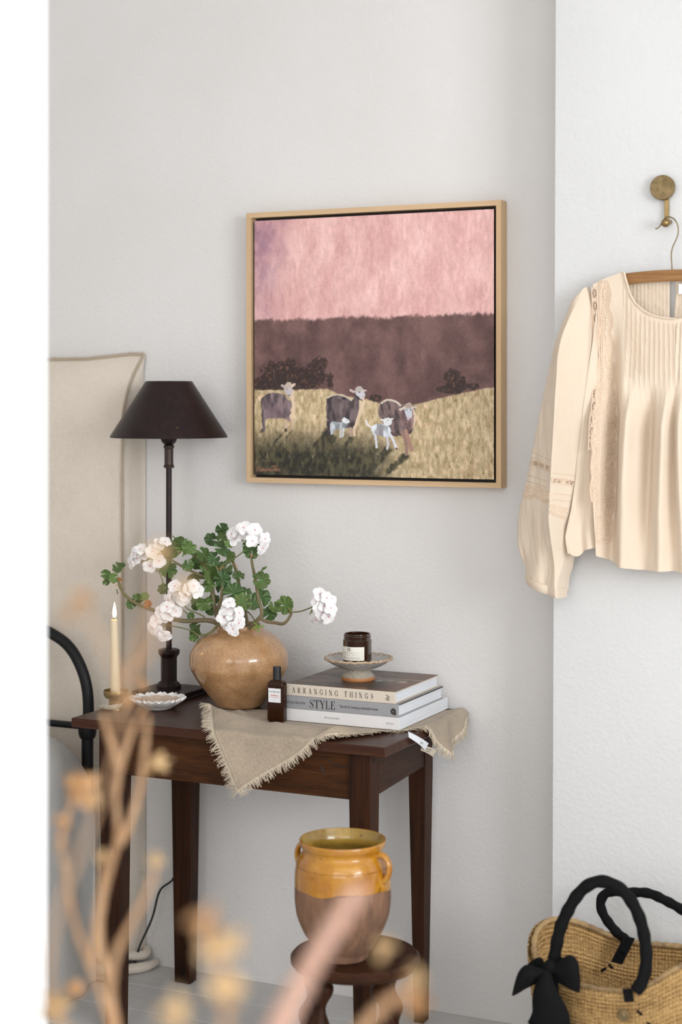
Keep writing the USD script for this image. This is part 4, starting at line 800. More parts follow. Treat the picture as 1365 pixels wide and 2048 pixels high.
# short petioles bundle at the branch tips, brown bracts
br = []
for x, y in ((440, 1136), (503, 1112), (240, 1170), (583, 1224), (358, 1104), (375, 1100), (425, 1242), (470, 1130)):
    for k in range(5):
        a = gpt((x, y), -.03 if x > 300 else -.05); br.append(bar(a, a + RS.normal(0, .006, 3), .0011, 5, .0003))
gp.part('bracts', cat(*br), 'dry_husk', True)
def floret_mesh(R, seed, open_=1.0):
    r_ = np.random.RandomState(seed); vs_, fs_, cs_, n = [], [], [], 0
    for k in range(5):
        a = k * 2 * np.pi / 5 + r_.normal(0, .12) + (.18 if k in (0, 1) else 0); L = R * r_.uniform(.88, 1.08); W = R * r_.uniform(.46, .58)
        u, w = np.meshgrid(np.linspace(.04, 1, 8), np.linspace(-1, 1, 7), indexing='ij')
        wid = W * np.sin(np.clip(u, 0, 1) ** .8 * np.pi * .80 + .12) ** .75; x = w * wid; y = u * L * (1 - .10 * w ** 2 * u)
        z = L * (.34 * u - .40 * u ** 2) * open_ + .30 * W * (w ** 2) * u * r_.uniform(-.5, 1) + .05 * L * np.sin(w * 4 + r_.uniform(0, 6)) * u
        p = np.stack([x * math.cos(a) + y * math.sin(a), -x * math.sin(a) + y * math.cos(a), z], -1).reshape(-1, 3)
        c = np.broadcast_to(np.array(lin(250, 247, 246)), (56, 3)).copy(); uu = u.ravel()[:, None]; c = c * (1 - .16 * np.clip(.25 - uu, 0, 1) / .25 * np.array([0.0, 1, .8]))
        vs_.append(p); fs_.append(arr((p, grid_faces(8, 7)))[1] + n); cs_.append(c); n += 56
    v, f = ico((0, 0, .0006), R * .075, 1); vs_.append(v); fs_.append(f + n); cs_.append(np.broadcast_to(lin(206, 110, 116), (len(v), 3)))
    return np.vstack(vs_), np.vstack(fs_), np.vstack(cs_)
HEADS = [((500, 1088), -.03, [(463, 1068), (470, 1078), (487, 1055), (510, 1060), (519, 1078), (526, 1096), (531, 1078), (497, 1066), (505, 1082)]), ((298, 1122), -.055, [(268, 1105), (280, 1098), (275, 1117), (262, 1126), (318, 1122), (305, 1102), (318, 1088), (331, 1083), (300, 1132), (286, 1108)]),
         ((362, 1196), -.065, [(378, 1178), (395, 1182), (388, 1172), (346, 1182), (356, 1192), (338, 1200), (366, 1200), (350, 1172), (372, 1190)]), ((328, 1246), -.075, [(322, 1222), (312, 1240), (306, 1256), (318, 1264), (334, 1214), (352, 1222), (330, 1272), (344, 1210), (325, 1236), (336, 1228)]),
         ((463, 1236), -.085, [(458, 1205), (479, 1226), (463, 1228), (448, 1234), (452, 1250), (478, 1246), (466, 1258), (456, 1218), (470, 1240)]), ((634, 1212), -.055, [(641, 1189), (654, 1196), (636, 1204), (650, 1211), (662, 1216), (646, 1226), (632, 1240), (658, 1234), (640, 1216), (662, 1202)])]
si = 500
for ctr, dy, fl_ in HEADS:
    C0 = gpt(ctr, dy + .012); ped = []
    hp = gp.path + '/' + numbered(gp.path, 'flower_head'); first = True; meshes = []
    for (x, y) in fl_:
        si += 1; p = gpt((x, y), dy - .012 + RS.uniform(-.010, .008)); d = p - C0; n = d / (np.linalg.norm(d) + 1e-9) + TOCAM * .45 + RS.normal(0, .28, 3)
        v, f, c = floret_mesh(15.5 * PXM * RS.uniform(.9, 1.1), si, RS.uniform(.6, 1.5)); ex, ey, ez = frame(n, roll=RS.uniform(0, 6.28)); v2, _ = place((v, f), p, ex, ey, ez); meshes.append((v2, f, c))
        mid = C0 + d * .5 + RS.normal(0, .003, 3); ped.append(tube(spline([C0, mid, p - n / np.linalg.norm(n) * .001], 8), np.linspace(.0009, .0007, 8), 5))
        ped.append(tube(np.array([p - n / np.linalg.norm(n) * .008, p]), [.0009, .0019], 6))
    buds = [tube(spline([C0, C0 + e * .6 + [0, 0, .002], C0 + e], 6), [.0007, .0007, .0012, .0022, .0018, .0004], 6) for e in RS.normal(0, .011, (5, 3))]
    vv, ff = cat(*ped, *buds); put(hp, (vv, ff), 'stem', True, gp.base, col=np.broadcast_to(lin(128, 142, 76), (len(vv), 3)))
    for v2, f, c in meshes: gp.part('floret', (v2, f), 'petal', True, under=hp, col=c)
for x, y, d in ((518, 1254, -.05), (366, 1096, -.02), (372, 1100, -.02)):
    C0 = gpt((x, y), d); vv, ff = cat(*[tube(spline([C0, C0 + e * .5, C0 + e], 6), [.0008, .0012, .0022, .0024, .0016, .0004], 6) for e in RS.normal(0, .010, (9, 3)) + np.array([.002, -.003, .0])])
    gp.part('flower_buds', (vv, ff), 'stem', True, col=np.broadcast_to(lin(124, 158, 72), (len(vv), 3)))

# ================================================================== the lamp
fr_ = atz(361, 1390, TZ + .018); LW = .142
LX, LY = aty(338, 1385, fr_[1] + LW / 2)[0], fr_[1] + LW / 2
lx1 = fr_[0]
lp = T('table_lamp', 'slender dark bronze table lamp with a cone metal shade', 'lamp', (LX, LY, TZ))
lp.part('base', cat(box(lx1 - LW - .006, lx1 + .004, fr_[1] - .004, fr_[1] + LW + .004, TZ + .0002, TZ + .007, .001), box(lx1 - LW, lx1, fr_[1], fr_[1] + LW, TZ + .0068, TZ + .018, .0012)), 'bronze', False)
L0 = (LX, LY, TZ)
def oct_(r, z): a = np.arange(8) * np.pi / 4 + np.pi / 8; return np.c_[r * np.cos(a), r * np.sin(a)], z
v, f = loft([oct_(r, z) for r, z in ((.031, .018), (.0315, .026), (.026, .034), (.0215, .0365), (.0205, .038), (.0205, .095), (.0215, .0985), (.0262, .105), (.0275, .108), (.0275, .1165), (.024, .118))])
lp.part('column_foot', (v + L0, f), 'bronze', False)
lp.part('stem', bar(np.array(L0) + [0, 0, .117], np.array(L0) + [0, 0, .585], .0073, 20), 'bronze')
lp.part('collar', lathe(smooth_profile([(0, .575), (.0075, .575), (.0135, .577), (.0138, .5805), (.0115, .583), (.0112, .60), (.0112, .624), (.0135, .6275), (.0136, .631), (.011, .634), (0, .634)], 40), 32, L0), 'bronze_light', 40)
lp.part('socket', lathe(smooth_profile([(0, .633), (.009, .634), (.018, .642), (.0215, .652), (.0222, .657), (.0238, .6575), (.0238, .661), (.0215, .662), (.0215, .70), (0, .70)], 40), 32, L0), 'bronze', 40)
lp.part('shade', lathe([(.0565, .794), (.0585, .7950), (.0598, .7935), (.1475, .6575), (.1486, .6535), (.1476, .6525), (.1465, .6545), (.1455, .6575), (.0585, .7915), (.0562, .7925), (.0565, .794)], 120, L0), 'bronze', 35)
lp.part('shade_holder', cat(*[bar(np.array(L0) + [0, 0, .788], np.array(L0) + [.057 * math.cos(a), .057 * math.sin(a), .790], .0016, 6) for a in (0.3, 2.4, 4.5)], bar(np.array(L0) + [0, 0, .69], np.array(L0) + [0, 0, .79], .004, 10)), 'bronze_light')
sa = view + .26; sr = .1335
lp.part('screw', ico(np.array(L0) + [sr * math.cos(sa), sr * math.sin(sa), .6795], .0024, 1), 'brass_old')
cd = T('lamp_cord', 'thin black cord running from the lamp down behind the table to the floor', 'cord', (-2.3, -.04, 0))
cpts = [np.array([lx1 + .004, LY + .045, TZ + .006]), aty(373, 1371, -.045), aty(366, 1366, -.03), aty(362, 1369, -.012) + [0, 0, 0]]
cpts[1] = np.array([lx1 + .012, LY + .05, TZ + .016]); cpts[2] = np.array([lx1 + .002, -.012, TZ + .024]); cpts[3] = np.array([lx1 - .01, -.0032, TZ + .004])
low = [aty(366, 1490, -.0035), aty(368, 1560, -.0035), aty(367, 1660, -.0035)] + [aty(p, q, yy) for p, q, yy in ((352, 1742, -.012), (345, 1760, -.02), (325, 1775, -.03), (315, 1795, -.035), (308, 1825, -.04), (292, 1865, -.05), (277, 1900, -.06))] + [atz(p, q, .0045) for p, q in ((266, 1938), (252, 1950), (235, 1958), (190, 1960))]
cd.part('cable', tube(spline(cpts + low, 160), .0029, 8), 'cord', True)

# ================================================================== candle, holder, small dishes
hc = atz(232, 1418, TZ)
ch = T('candle_holder', 'low brass candle holder with a wide cup at the left of the table', 'candle holder', hc)
ch.part('holder', lathe(smooth_profile([(0, 0), (.0195, 0), (.0195, .0015), (.0172, .004), (.0168, .008), (.0168, .021), (.0182, .0245), (.024, .0275), (.0288, .033), (.0302, .040), (.0302, .0445), (.0292, .0462), (.0278, .0448), (.026, .036), (.018, .031), (.0, .030)], 70), 64, hc), 'brass', 40)
ch.part('socket', lathe([(.0118, .031), (.0132, .031), (.0132, .043), (.0118, .043)], 32, hc), 'brass', 40)
tc = hc + [0, 0, .0305]
cn = T('taper_candle', 'lit cream taper candle burning in the brass holder', 'candle', tc)
ctop = aty(228.5, 1240, hc[1]); clen = ctop[2] - tc[2]; lean = ctop - tc
tps = np.linspace(0, 1, 24)[:, None] * lean + tc
cn.part('candle', tube(np.vstack([tps, tps[-1] + [0, 0, .0015]]), np.r_[np.linspace(.0128, .0086, 24), .006], 32), 'wax', 40)
cn.part('wick', tube(spline([ctop + [0, 0, .001], ctop + [.0005, 0, .006], ctop + [.0028, 0, .010]], 6), .0008, 6), 'wick')
fb = ctop + [.001, 0, .0055]
cn.part('flame', lathe([(0, 0), (.0022, .0008), (.0037, .003), (.0046, .0065), (.0050, .0105), (.0048, .015), (.0041, .020), (.0030, .0255), (.0019, .0305), (.0009, .035), (0, .0385)], 24, fb), 'flame', True)
sc = atz(219, 1419, TZ)
sh = T('shell_dish', 'tiny oval shell dish in front of the candle holder', 'dish', sc)
def shell(P, a): P = P.copy(); P[..., 0] *= 1.22 + .12 * np.cos(a); P[..., 1] *= .80; P[..., :2] *= (1 + .02 * np.sin(11 * a))[..., None]; P[..., 2] += .006 * np.cos(a) * (P[..., 2] / .012); return P
sh.part('bowl', lathe(smooth_profile([(0, 0), (.012, .0002), (.021, .0035), (.0275, .0115), (.0280, .0125), (.0270, .0125), (.020, .0060), (.012, .0028), (0, .0024)], 40), 60, sc, shell), 'shell_glaze', 40)
sh.part('inside', lathe([(.0262, .0121), (.0195, .0064), (.012, .0034), (0, .0030)], 60, sc, shell), 'shell_inner', True)
fc = atz(315, 1418, TZ)
fl = T('flower_dish', 'white carved marble dish shaped like an open flower', 'dish', fc)
FR = .066
fl.part('base', lathe(smooth_profile([(0, 0), (.026, 0), (.032, .002), (.044, .010), (.050, .0165), (.046, .018), (.02, .0115), (0, .011)], 30), 64, fc), 'marble', 40)
def petal(a, r0, r1, w, z0, z1, th, tip):
    u, t = np.meshgrid(np.linspace(0, 1, 10), np.linspace(-1, 1, 9), indexing='ij')
    r = r0 + (r1 - r0) * u; ww = w * np.sqrt(np.clip(1 - ((u - .42) / .60) ** 2, .02, 1)); x = r; y = t * ww
    z = z0 + (z1 - z0) * u ** 1.4 + .004 * (t ** 2) * (1 if tip else .5) - .001 + .0035 * np.abs(t) * u * 0
    P = np.stack([fc[0] + x * math.cos(a) - y * math.sin(a), fc[1] + x * math.sin(a) + y * math.cos(a), fc[2] + z], -1); return sheet(P, th)
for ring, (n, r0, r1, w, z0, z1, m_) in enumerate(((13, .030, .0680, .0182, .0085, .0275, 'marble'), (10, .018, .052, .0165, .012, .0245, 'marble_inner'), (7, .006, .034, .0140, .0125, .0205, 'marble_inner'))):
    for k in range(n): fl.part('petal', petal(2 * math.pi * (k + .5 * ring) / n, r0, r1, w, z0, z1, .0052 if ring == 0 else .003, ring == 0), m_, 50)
fl.part('heart', ico(fc + [0, 0, .0145], .0095, 2, (1, 1, .5)), 'marble_inner')

# ================================================================== stool and confit pot
SZ = .345
st = atz(711, 1905, SZ)
so = T('stool', 'low round dark wooden stool with turned legs under the confit pot', 'stool', (st[0], st[1], 0))
so.part('seat', lathe(smooth_profile([(0, SZ - .026), (.122, SZ - .026), (.131, SZ - .022), (.1345, SZ - .013), (.1335, SZ - .004), (.128, SZ), (0, SZ)], 30), 90, (st[0], st[1], 0)), 'walnut_x', 30)
for a in (math.radians(200), math.radians(245), math.radians(335), math.radians(60)):
    d = np.array([math.cos(a), math.sin(a), 0]); p0 = np.array([st[0], st[1], SZ - .0262]) + d * .082; p1 = np.array([st[0], st[1], .001]) + d * .125
    n = 60; t = np.linspace(0, 1, n); r = .0155 + .0062 * np.sin(t * 2 * np.pi * 4.2 - .9); r[:4] = .014; r[-6:] = .013
    so.part('leg', tube(p0 + (p1 - p0) * t[:, None], r, 24), 'walnut_z', True)
so.part('stretcher', cat(*[bar(np.array([st[0] + .098 * math.cos(a), st[1] + .098 * math.sin(a), .13]), np.array([st[0] + .098 * math.cos(b), st[1] + .098 * math.sin(b), .13]), .008, 12) for a, b in ((math.radians(245), math.radians(60)), (math.radians(200), math.radians(335)))]), 'walnut_x')
pc = atz(686, 1913, SZ + .0005)
po = T('confit_pot', 'yellow glazed earthenware confit pot with a bare clay base on the stool', 'pot', pc)
PH = .243
prof = smooth_profile([(0, 0), (.050, 0), (.0525, .004), (.0535, .010), (.0635, .026), (.084, .060), (.0960, .094), (.0990, .125), (.0990, .150)], 50)
po.part('clay_body', lathe(np.vstack([prof, [[.094, .150], [0, .150]]]), 96, pc), 'bisque', 40)
po.part('glazed_shoulder', lathe(smooth_profile([(.0992, .1495), (.0994, .156), (.0988, .172), (.0965, .190), (.0905, .2055), (.0845, .2135), (.0825, .2185), (.0835, .2235), (.0868, .2290), (.0890, .2345), (.0893, .2395), (.0876, .2425), (.0855, .2420)], 70), 96, pc, lambda P, a: np.concatenate([P[..., :2], (P[..., 2] - np.where(np.arange(len(P))[:, None] < 4, .0035 * np.sin(3 * a + 1) + .002 * np.sin(7 * a), 0))[..., None]], -1)), 'ochre_glaze', 40)
po.part('inside', lathe(smooth_profile([(.0855, .2420), (.0825, .2350), (.0775, .2240), (.0765, .2150), (.084, .200), (.0905, .18), (.090, .14), (.07, .06), (0, .012)], 50), 96, pc), 'ochre_inside', True)
po.part('ring_groove', lathe([(.0953, .196), (.0966, .194), (.0962, .1915), (.0949, .1935)], 96, pc), 'ochre_glaze', True)
def handle(ang, tilt=0):
    d = np.array([math.cos(ang), math.sin(ang), 0]); pts = [pc + d * r + [0, 0, z] for r, z in ((.080, .2165), (.098, .2200), (.1085, .209), (.1100, .192), (.104, .176), (.093, .168))]
    q = spline(pts, 30); return tube(q, np.r_[np.linspace(.0105, .008, 12), np.linspace(.008, .0115, 18)], 16, flat=.62)
vp_ = math.atan2(EYE[1] - pc[1], EYE[0] - pc[0])
po.part('handle', handle(vp_ + 1.02), 'ochre_glaze', True); po.part('handle', handle(vp_ + 1.02 + math.pi), 'ochre_glaze', True)

# ================================================================== wall hook, hanger, blouse
BL = PIER - .045
hk = T('wall_hook', 'round brass wall hook on the white wall at the right', 'hook', aty(1330, 377, PIER))
hp0 = aty(1330, 377, PIER)
def disc_y(r, y0, y1, c, n=48, b=.001): return lathe([(0, 0), (r - b, 0), (r, b), (r, y1 - y0 - b), (r - b, y1 - y0), (0, y1 - y0)], n, (0, 0, 0))
def facing(mesh, o, tilt=0): v, f = mesh; return place((v, f), o, EX, EZ, EYB)
hk.part('plate', facing(disc_y(.0275, 0, .008, None), hp0 + [0, -.012, 0]), 'brass_old', 40)
hk.part('back_stud', facing(disc_y(.010, 0, .012, None), hp0 + [0, -.0005, 0]), 'brass_old', 40)
hb_ = aty(1334, 446, PIER - .028)
hk.part('arm', box(hp0[0] + .002, hp0[0] + .012, PIER - .011, PIER - .004, hb_[2] - .003, hp0[2] - .02, .001), 'brass', False)
hk.part('peg', tube([(hb_[0] + .002, PIER - .006, hb_[2] + .004), (hb_[0], PIER - .03, hb_[2])], .0055, 14), 'brass')
hk.part('knob', ico((hb_[0] - .001, PIER - .032, hb_[2]), .0095, 3), 'brass')
hg = T('clothes_hanger', 'wooden clothes hanger with a thin wire hook on the brass wall hook', 'hanger', aty(1345, 545, BL))
hgp = lambda p, q: aty(p, q, BL + .012)
hg.part('wire_hook', tube(spline([hgp(*p) for p in ((1312, 458), (1320, 453), (1326, 443), (1336, 434), (1349, 438), (1357, 453), (1356, 472), (1348, 490), (1344, 505), (1344, 522), (1344, 548))], 60), .0014, 8), 'brass_old')
hx = hgp(1344, 545)[0]
def hsec(x):
    t = abs(x - hx); z = hgp(1344, 551)[2] - .018 * (t / .2) ** 2 - .0 ; hgt = .0125 - .012 * t * .3
    return [(x, BL + .012 + dy, z + dz) for dy, dz in ((-.007, -hgt * .6), (-.007, hgt * .6), (-.004, hgt), (.004, hgt), (.007, hgt * .6), (.007, -hgt * .6), (.004, -hgt), (-.004, -hgt))]
xs = np.linspace(hx - .128, hx + .128, 40); P = np.array([hsec(x) for x in xs]); f = arr((P.reshape(-1, 3), grid_faces(40, 8, wv=True)))[1]; v = P.reshape(-1, 3); m0 = len(v); v = np.vstack([v, P[0].mean(0), P[-1].mean(0)]); kk = np.arange(8)
hg.part('bar', (v, np.vstack([f, np.stack([np.full(8, m0), (kk + 1) % 8, kk], 1), np.stack([np.full(8, m0 + 1), 39 * 8 + kk, 39 * 8 + (kk + 1) % 8], 1)])), 'hanger_wood', 40)

bs = T('blouse', 'cream cotton blouse with lace trims hanging on the wooden hanger', 'blouse', aty(1345, 900, PIER))
def bgrid(xl, xr, y, depth, base=BL):
    """sheet between the pixel columns xl(y), xr(y); depth(s, y, px) metres in front of the plane"""
    nx = depth.shape[1]; s = np.linspace(0, 1, nx); PXg = xl[:, None] + (xr - xl)[:, None] * s[None]; PYg = np.broadcast_to(y[:, None], PXg.shape)
    W = aty(PXg, PYg, base); W[..., 1] -= depth; return W
XC = 1356.0
# --- front panel, left half in view and its mirror beyond the frame
ny_, nx_ = 150, 190
tt = np.linspace(0, 1, ny_)
xsall = np.r_[np.linspace(0, 1, nx_)]
xl_ = np.interp(tt, [0, .08, .18, .3, .5, .7, .85, 1], [1190, 1187, 1188, 1190, 1196, 1202, 1204, 1205])
PXg = xl_[:, None] + (XC - xl_)[:, None] * xsall[None]
# neckline and shoulder give each column its own top
def top_of(px):
    neck = 637 - 100 * np.sqrt(np.clip(1 - ((XC - 14 - px) / 92.0) ** 2, 0, 1)) * 0
    nx0 = [1185, 1215, 1245, 1252, 1258, 1264, 1274, 1290, 1308, 1328, 1350, 1360]
    ny0 = [572, 557, 546, 545, 566, 588, 606, 621, 631, 636, 638, 638]
    return np.interp(px, nx0, ny0)
def hem_of(px): return np.interp(px, [1170, 1205, 1230, 1250, 1290, 1330, 1365], [1094, 1108, 1122, 1130, 1137, 1139, 1139])
PT, PB = top_of(PXg), hem_of(PXg); PYg = PT + (PB - PT) * tt[:, None]
def n2(a, b, sd): return meshkit.fbm(np.stack([a, b, a * 0], -1), 3, sd) - .5
pleat = sm(PYg, 752, 860)
dep = .012 + .030 * sm(PYg, 640, 1000) + .027 * np.sin((PXg - 1262) / 68 * 2 * np.pi + .35 * np.sin(PYg / 160) + 1.2) * pleat * (1.0 - .55 * sm(PYg, 980, 1130)) + .0035 * np.sin((PXg - 1262) / 25 * 2 * np.pi + PYg / 130.) * pleat * (1 - .6 * sm(PYg, 900, 1050)) + .010 * n2(PXg / 40, PYg / 160, 71) * pleat
# pin tucks: fine sharp ridges from the neckline down
tk = (PXg - 1250 + (PYg - 700) * .03 * (1300 - PXg) / 50) / 9.6; saw = (tk - np.floor(tk))
tuckm = sm(PXg, 1249, 1256) * (1 - sm(PYg, 745, 800)) * sm(PYg - PT, 6, 14)
dep = dep + .0046 * saw ** 2 * tuckm + .0015 * (1 - saw) * sm(PXg, 1249, 1256) * sm(PYg, 745, 770) * (1 - sm(PYg, 770, 860))
# valley beside the lace, the side turns back to the wall
dep = dep - .026 * np.exp(-((PXg - 1228) / 13.0) ** 2) * sm(PYg, 600, 760) * (1 - .35 * sm(PYg, 950, 1100)) + .008 * np.exp(-((PXg - 1252) / 9.0) ** 2) * sm(PYg, 620, 800) + .004 * n2(PXg / 30, PYg / 60, 72)
W = aty(PXg, PYg, BL); W[..., 1] -= dep
xmid = aty(XC, 850, BL)[0]
Wm = W[:, ::-1].copy(); Wm[..., 0] = 2 * xmid - Wm[..., 0] + (2 * (W[:, -1:, 0] - xmid)); Wf = np.concatenate([W, Wm[:, 1:]], 1)
bs.part('front_panel', sheet(Wf, .0008), 'cotton', 60)
# neck binding
nb_ = np.array([W[0, j] + [0, -.002, 0] for j in range(nx_) if PXg[0, j] > 1248]); 
bs.part('neck_binding', tube(spline(nb_[::3], 70), .0042, 10, flat=.55), 'cotton', True)
# --- back panel seen through the neck, pin tucked, with a keyhole slit
pbx = np.linspace(1246, 1341, 120); pby = np.linspace(0, 1, 50)
PXb, Tb = np.meshgrid(pbx, pby, indexing='xy'); topb_ = np.interp(PXb, [1246, 1262, 1300, 1345], [548, 552, 558, 560]); PYb = topb_ + Tb * 110
tb2 = (PXb - 1250) / 7.4; db = .002 + .0018 * (tb2 - np.floor(tb2)) + .003 * n2(PXb / 14, PYb / 10, 74)
Wb = aty(PXb, PYb, PIER - .012); Wb[..., 1] -= db; bs.part('back_panel', sheet(Wb, .0008), 'cotton', 60)
PXb2 = PXb - 1246 + 1350; Wb2 = aty(PXb2, 558 + Tb * 110, PIER - .012); Wb2[..., 1] -= db; Wb2[:, :14, 0] += (.004 * np.exp(-((Tb[:, :14] - .25) / .3) ** 2)) ; bs.part('back_panel', sheet(Wb2, .0008), 'cotton', 60)
nl0 = aty(1358, 568, PIER - .024); bs.part('neck_label', box(nl0[0], nl0[0] + .03, nl0[1], nl0[1] + .0008, nl0[2] - .022, nl0[2]), 'satin_white', False)
# --- sleeve: one wide tube folded along a sharp crease, its left side turned away from the window
ns_, nw_ = 170, 90
ys = np.linspace(0, 1, ns_)
sleeveL = PchipInterpolator([0, .03, .08, .16, .30, .45, .60, .68, .76, .86, .93, .96, 1], [1165, 1150, 1143, 1132, 1110, 1088, 1068, 1058, 1045, 1040, 1048, 1055, 1056])(ys)
sleeveR = PchipInterpolator([0, .03, .08, .16, .30, .45, .60, .68, .74, .80, .86, .93, .96, 1], [1178, 1186, 1191, 1193, 1190, 1183, 1172, 1166, 1160, 1152, 1152, 1146, 1140, 1138])(ys)
yL = 588 + ys * (1152 - 588); yR = 574 + ys * (1178 - 574)
s = np.linspace(0, 1, nw_)
PXs = sleeveL[:, None] + (sleeveR - sleeveL)[:, None] * s[None]; PYs = yL[:, None] + (yR - yL)[:, None] * s[None]
crx = np.interp(PYs, [574, 640, 720, 830, 940, 1020, 1100, 1180], [1174, 1158, 1148, 1141, 1135, 1130, 1129, 1130])
rdg = (PXs - crx) ; prof_ = np.where(rdg < 0, np.exp(rdg / 60.), np.exp(-rdg / 34.))
ds = .014 + .088 * prof_ * sm(PYs, 574, 700) * (1 - .45 * sm(PYs, 1020, 1150)) + .012 * (1 - ((s - .5) * 2) ** 2)[None] * 1
gath = sm(PYs, 1060, 1140) + sm(660 - PYs, 0, 60) * .6
ds = ds + .0045 * np.sin(PXs / 9.0 + 1.5 * np.sin(PYs / 60)) * gath + .008 * n2(PXs / 26, PYs / 110, 75) + .004 * n2(PXs / 9, PYs / 40, 76)
ds = ds * np.sqrt(np.clip(np.minimum(s, 1 - s) / .06, 0, 1))[None] + .001
Ws = aty(PXs, PYs, BL + .010); Ws[..., 1] -= ds
bs.part('sleeve', sheet(Ws, .0008), 'cotton', 60)
Wsb = aty(PXs, PYs, PIER - .004); Wsb[..., 1] -= .002; Wsb[:, 0], Wsb[:, -1] = Ws[:, 0], Ws[:, -1]
bs.part('sleeve_back', sheet(Wsb[:, ::6], .0008), 'cotton', 60)
# cuff
q0 = aty(PXs[-1], PYs[-1] - 3, BL + .006); q1 = aty(PXs[-1] * .94 + PXs[-1].mean() * .06 + 1, PYs[-1] + 15, BL + .006)
dcf = .010 + .034 * np.sqrt(np.clip(1 - (s * 2 - 1) ** 2, 0, 1)) * (1 + .25 * np.sin(s * 3.0))
dcf = np.maximum(dcf, (aty(PXs[-1], PYs[-1], BL + .010)[:, 1] - Ws[-1, :, 1]) * .9)
g = np.stack([np.stack([q[:, 0], q[:, 1] - dcf - .002 + .004 * (u > .9), q[:, 2]], -1) for u, q in ((0, q0), (.33, q0 * .67 + q1 * .33), (.66, q0 * .34 + q1 * .66), (1, q1))], 0)
bs.part('cuff', sheet(g, .002), 'cotton', 60)
def on_sleeve(px, py, off=.0012):   # a point on the sleeve's front
    k = np.argmin((PXs - px) ** 2 + (PYs - py) ** 2); i, j = divmod(int(k), nw_)
    p = aty(px, py, BL + .010); p[1] = Ws[i, j, 1] - off; return p
def on_front_panel(px, py, off=.0016):
    k = np.argmin((PXg - px) ** 2 + (PYg - py) ** 2); i, j = divmod(int(k), nx_); p = aty(px, py, BL); p[1] = W[i, j, 1] - off; return p
# --- the side below the sleeve: gathered flap
nf = 60; tf = np.linspace(0, 1, 70)
fl_l = np.interp(tf, [0, .2, .5, .62, .8, .93, 1], [1198, 1188, 1173, 1166, 1158, 1147, 1152]); fl_r = np.interp(tf, [0, .3, .7, 1], [1200, 1203, 1205, 1204])
yf_l = 620 + tf * (1104 - 620); yf_r = 620 + tf * (1092 - 620); s2 = np.linspace(0, 1, nf)
PXf = fl_l[:, None] + (fl_r - fl_l)[:, None] * s2; PYf = yf_l[:, None] + (yf_r - yf_l)[:, None] * s2
PYf = PYf + 9 * np.maximum(0, np.sin(s2 * 7.0 - .6))[None] * sm(tf, .9, 1)[:, None]
df = (.018 + .022 * sm(PYf, 640, 820)) - .016 * s2[None] * sm(PYf, 640, 820) + .006 * np.sin(s2 * 9 + 1)[None] * sm(PYf, 940, 1010) + .012 * sm(PYf, 930, 1080) + .006 * n2(PXf / 12, PYf / 60, 78)
Wfl = aty(PXf, PYf, BL); Wfl[..., 1] -= df; bs.part('side_panel', sheet(Wfl, .0008), 'cotton', 60)
def on_side(px, py, off=.0014):
    k = np.argmin((PXf - px) ** 2 + (PYf - py) ** 2); i, j = divmod(int(k), nf); p = aty(px, py, BL); p[1] = Wfl[i, j, 1] - off; return p
# --- lace
def scallop_lace(path, side, on, n, h, spokes=9, name='lace_trim', r=.00062):
    """path: pixel polyline of the straight edge; scallops hang to the side (pixels)"""
    p = np.array(path, float); t = np.r_[0, np.cumsum(np.hypot(*np.diff(p, axis=0).T))]; L = t[-1]
    at = lambda q: np.array([np.interp(q, t, p[:, 0]), np.interp(q, t, p[:, 1])])
    sd = np.array(side, float); sd /= np.hypot(*sd); ms = []
    w = L / n
    line = lambda f_, a, b, m=12: tube(np.array([on(*f_(q)) for q in np.linspace(a, b, m)]), r * 1.5, 5, False)
    ms.append(line(lambda q: at(q), 0, L, 12 * n)); ms.append(line(lambda q: at(q) + sd * h * .16, 0, L, 12 * n))
    for k in range(n):
        a, b = k * w, (k + 1) * w; bulge = lambda q, d: at(q) + sd * (h * d * (.72 + .28 * math.sin(math.pi * (q - a) / w)))
        for d in (.42, .74, .86, 1.0): ms.append(line(lambda q: bulge(q, d), a, b))
        for q in np.linspace(a + w * .04, b - w * .04, spokes):
            c = a + w / 2; q0 = c + (q - c) * .82
            ms.append(tube(np.array([on(*bulge(q0, .42)), on(*bulge(q, .74))]), r * 1.6, 5, False))
            ms.append(tube(np.array([on(*bulge(q, .74)), on(*bulge(q + w / spokes * .5, .86)), on(*bulge(q, 1.0))]), r * 1.1, 4, False))
            ms.append(tube(np.array([on(*(at(q))), on(*bulge(q, .42))]), r * 1.6, 4, False))
    return bs.part(name, cat(*ms), 'lace', True)
